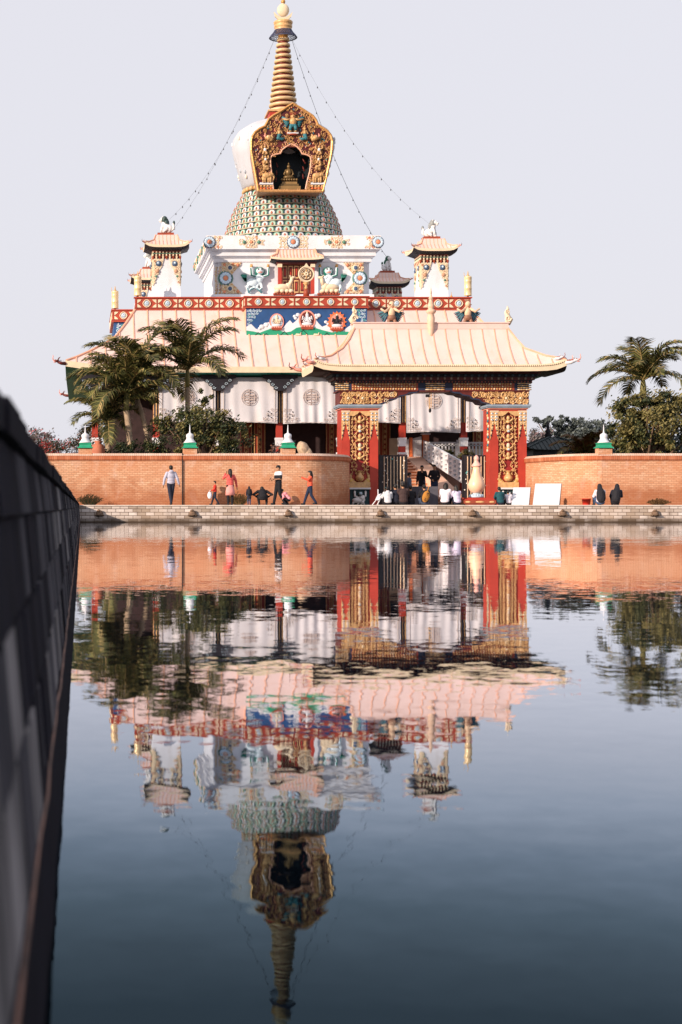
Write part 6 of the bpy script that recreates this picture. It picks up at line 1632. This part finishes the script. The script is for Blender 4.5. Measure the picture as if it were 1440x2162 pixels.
b = MB(); x = X(571, 72.4); b.obox((x, 72.42, GZ + 1.14), .02, .08, .15, Matrix.Rotation(.5, 3, 'Y')); tag(b.build('phone', black), 'dark phone held in front of the man with sunglasses', 'phone')
figure('crouching person in pale pink top and black trousers beside the man with sunglasses', 606, 72.45, 1.25, -P90 - .5, C('pink', 232, 150, 160), blk, dict(CR, hed=(0, -.36, .86), nek=(0, -.26, .76), che=(0, -.12, .60)), hair='bun')
figure('woman in orange top and navy jeans striding left with an outstretched arm', 655, 72.7, 1.50, -P90, C('orange', 226, 92, 66), C('navy_jeans', 28, 40, 66), dict(walk, ka=(-.09, -.17, .5), na=(-.09, -.30, .09), kb=(.09, .04, .5), nb=(.09, .28, .12), eb=(.22, -.14, 1.26), wb=(.20, -.46, 1.40), ea=(-.22, .06, 1.12), wa=(-.24, .04, .88)), hair='long')
# on the stairs
figure('person in long black coat on the stairs inside the gate', 891, 83.5, 1.72, -.5, blk, C('grey_jeans', 70, 72, 90), dict(eb=(.26, -.06, 1.2), wb=(.10, -.16, 1.36)), kind='coat', z0=GZ + .28)
figure('man in dark jacket and blue jeans on the stairs inside the gate', 917, 83.5, 1.76, .1, C('charcoal', 34, 30, 38), C('blue_jeans', 44, 58, 88), dict(ea=(-.27, .04, 1.16), wa=(-.17, -.12, 1.0), eb=(.27, .04, 1.16), wb=(.17, -.12, 1.0)), kind='jacket', z0=GZ + .28)
figure('person in grey-blue jacket standing half hidden behind the left gate leaf', 864, 82.2, 1.62, P90, C('slate', 96, 108, 130), C('mustard', 150, 120, 60), kind='jacket')
# seated on the edge, backs to the pond
def sitter(label, px, ht, top, bot, hair='short', lean=0, D=71.95, kind='jacket', **kw):
    J = dict(SIT)
    if lean:
        for k in ('bel', 'che', 'nek', 'hed', 'sa', 'sb', 'ea', 'eb'): J[k] = (J[k][0] + lean * J[k][2], J[k][1], J[k][2])
    return figure(label, px, D, ht, pi + kw.pop('yaw', 0), top, bot, J, hair=hair, kind=kind, **kw)
wt = C('white_jacket', 226, 218, 228)
sitter('seated person in a pale grey jacket, leftmost of those sitting before the gate', 819, 1.5, C('pale_grey', 196, 198, 206), blk, hood=True)
sitter('seated person in a navy coat between the pale grey and brown jackets', 836, 1.72, C('deep_navy', 22, 26, 42), blk, D=72.15)
sitter('seated person in a brown striped jacket before the left gate leaf', 852, 1.86, C('brown', 62, 46, 46), blk, D=72.0, hair='short')
sitter('seated person in black beside the brown striped jacket', 868, 1.62, blk, navy, D=72.3)
bp = sitter('seated person in black wearing a mustard patterned bag on the back', 897, 1.66, blk, C('blue_grey', 60, 70, 92), hair='bun')
b = MB(); c = Vector((X(899, 71.75), 71.72, GZ + .36))
b.ball(c, (.155, .10, .26), 12, 9, 0, Matrix.Rotation(.3, 3, 'Y')); b.tube([c + Vector((.06, 0, .2)), c + Vector((.14, .05, .44))], .022, 6)
for k in range(5): b.ball(c + Vector((-.06 + .03 * k, -.08, -.14 + .07 * k)), (.05, .02, .03), 6, 4, 1)
tag(b.build('backpack', [C('mustard_bag', 170, 116, 48), C('bag_dark', 92, 60, 40)]), 'mustard patterned backpack worn by the seated person in black', 'backpack')
sitter('seated woman with dark hair in a white jacket before the stairs', 939, 1.8, wt, blk, hair='long', lean=-.03, yaw=-.4)
sitter('seated girl with long dark hair in a lavender white top beside the vase plinth', 966, 1.60, C('lavender', 208, 200, 226), navy, hair='long', yaw=.35)
sitter('seated person in a dark teal jacket right of the vase plinth', 1057, 1.48, C('teal', 26, 74, 84), navy, lean=.05)
sitter('child in a white top between the teal jacket and the smaller board', 1074, 1.2, wt, blk, D=72.2)
sitter('seated woman with long black hair and blue jeans near the red bucket', 1268, 1.72, wt, C('jeans', 66, 84, 116), hair='veil')
sitter('seated woman in a dark shawl, the one farther from the red bucket', 1299, 1.72, C('shawl', 26, 30, 48), blk, hair='veil', lean=-.1, yaw=-.3)
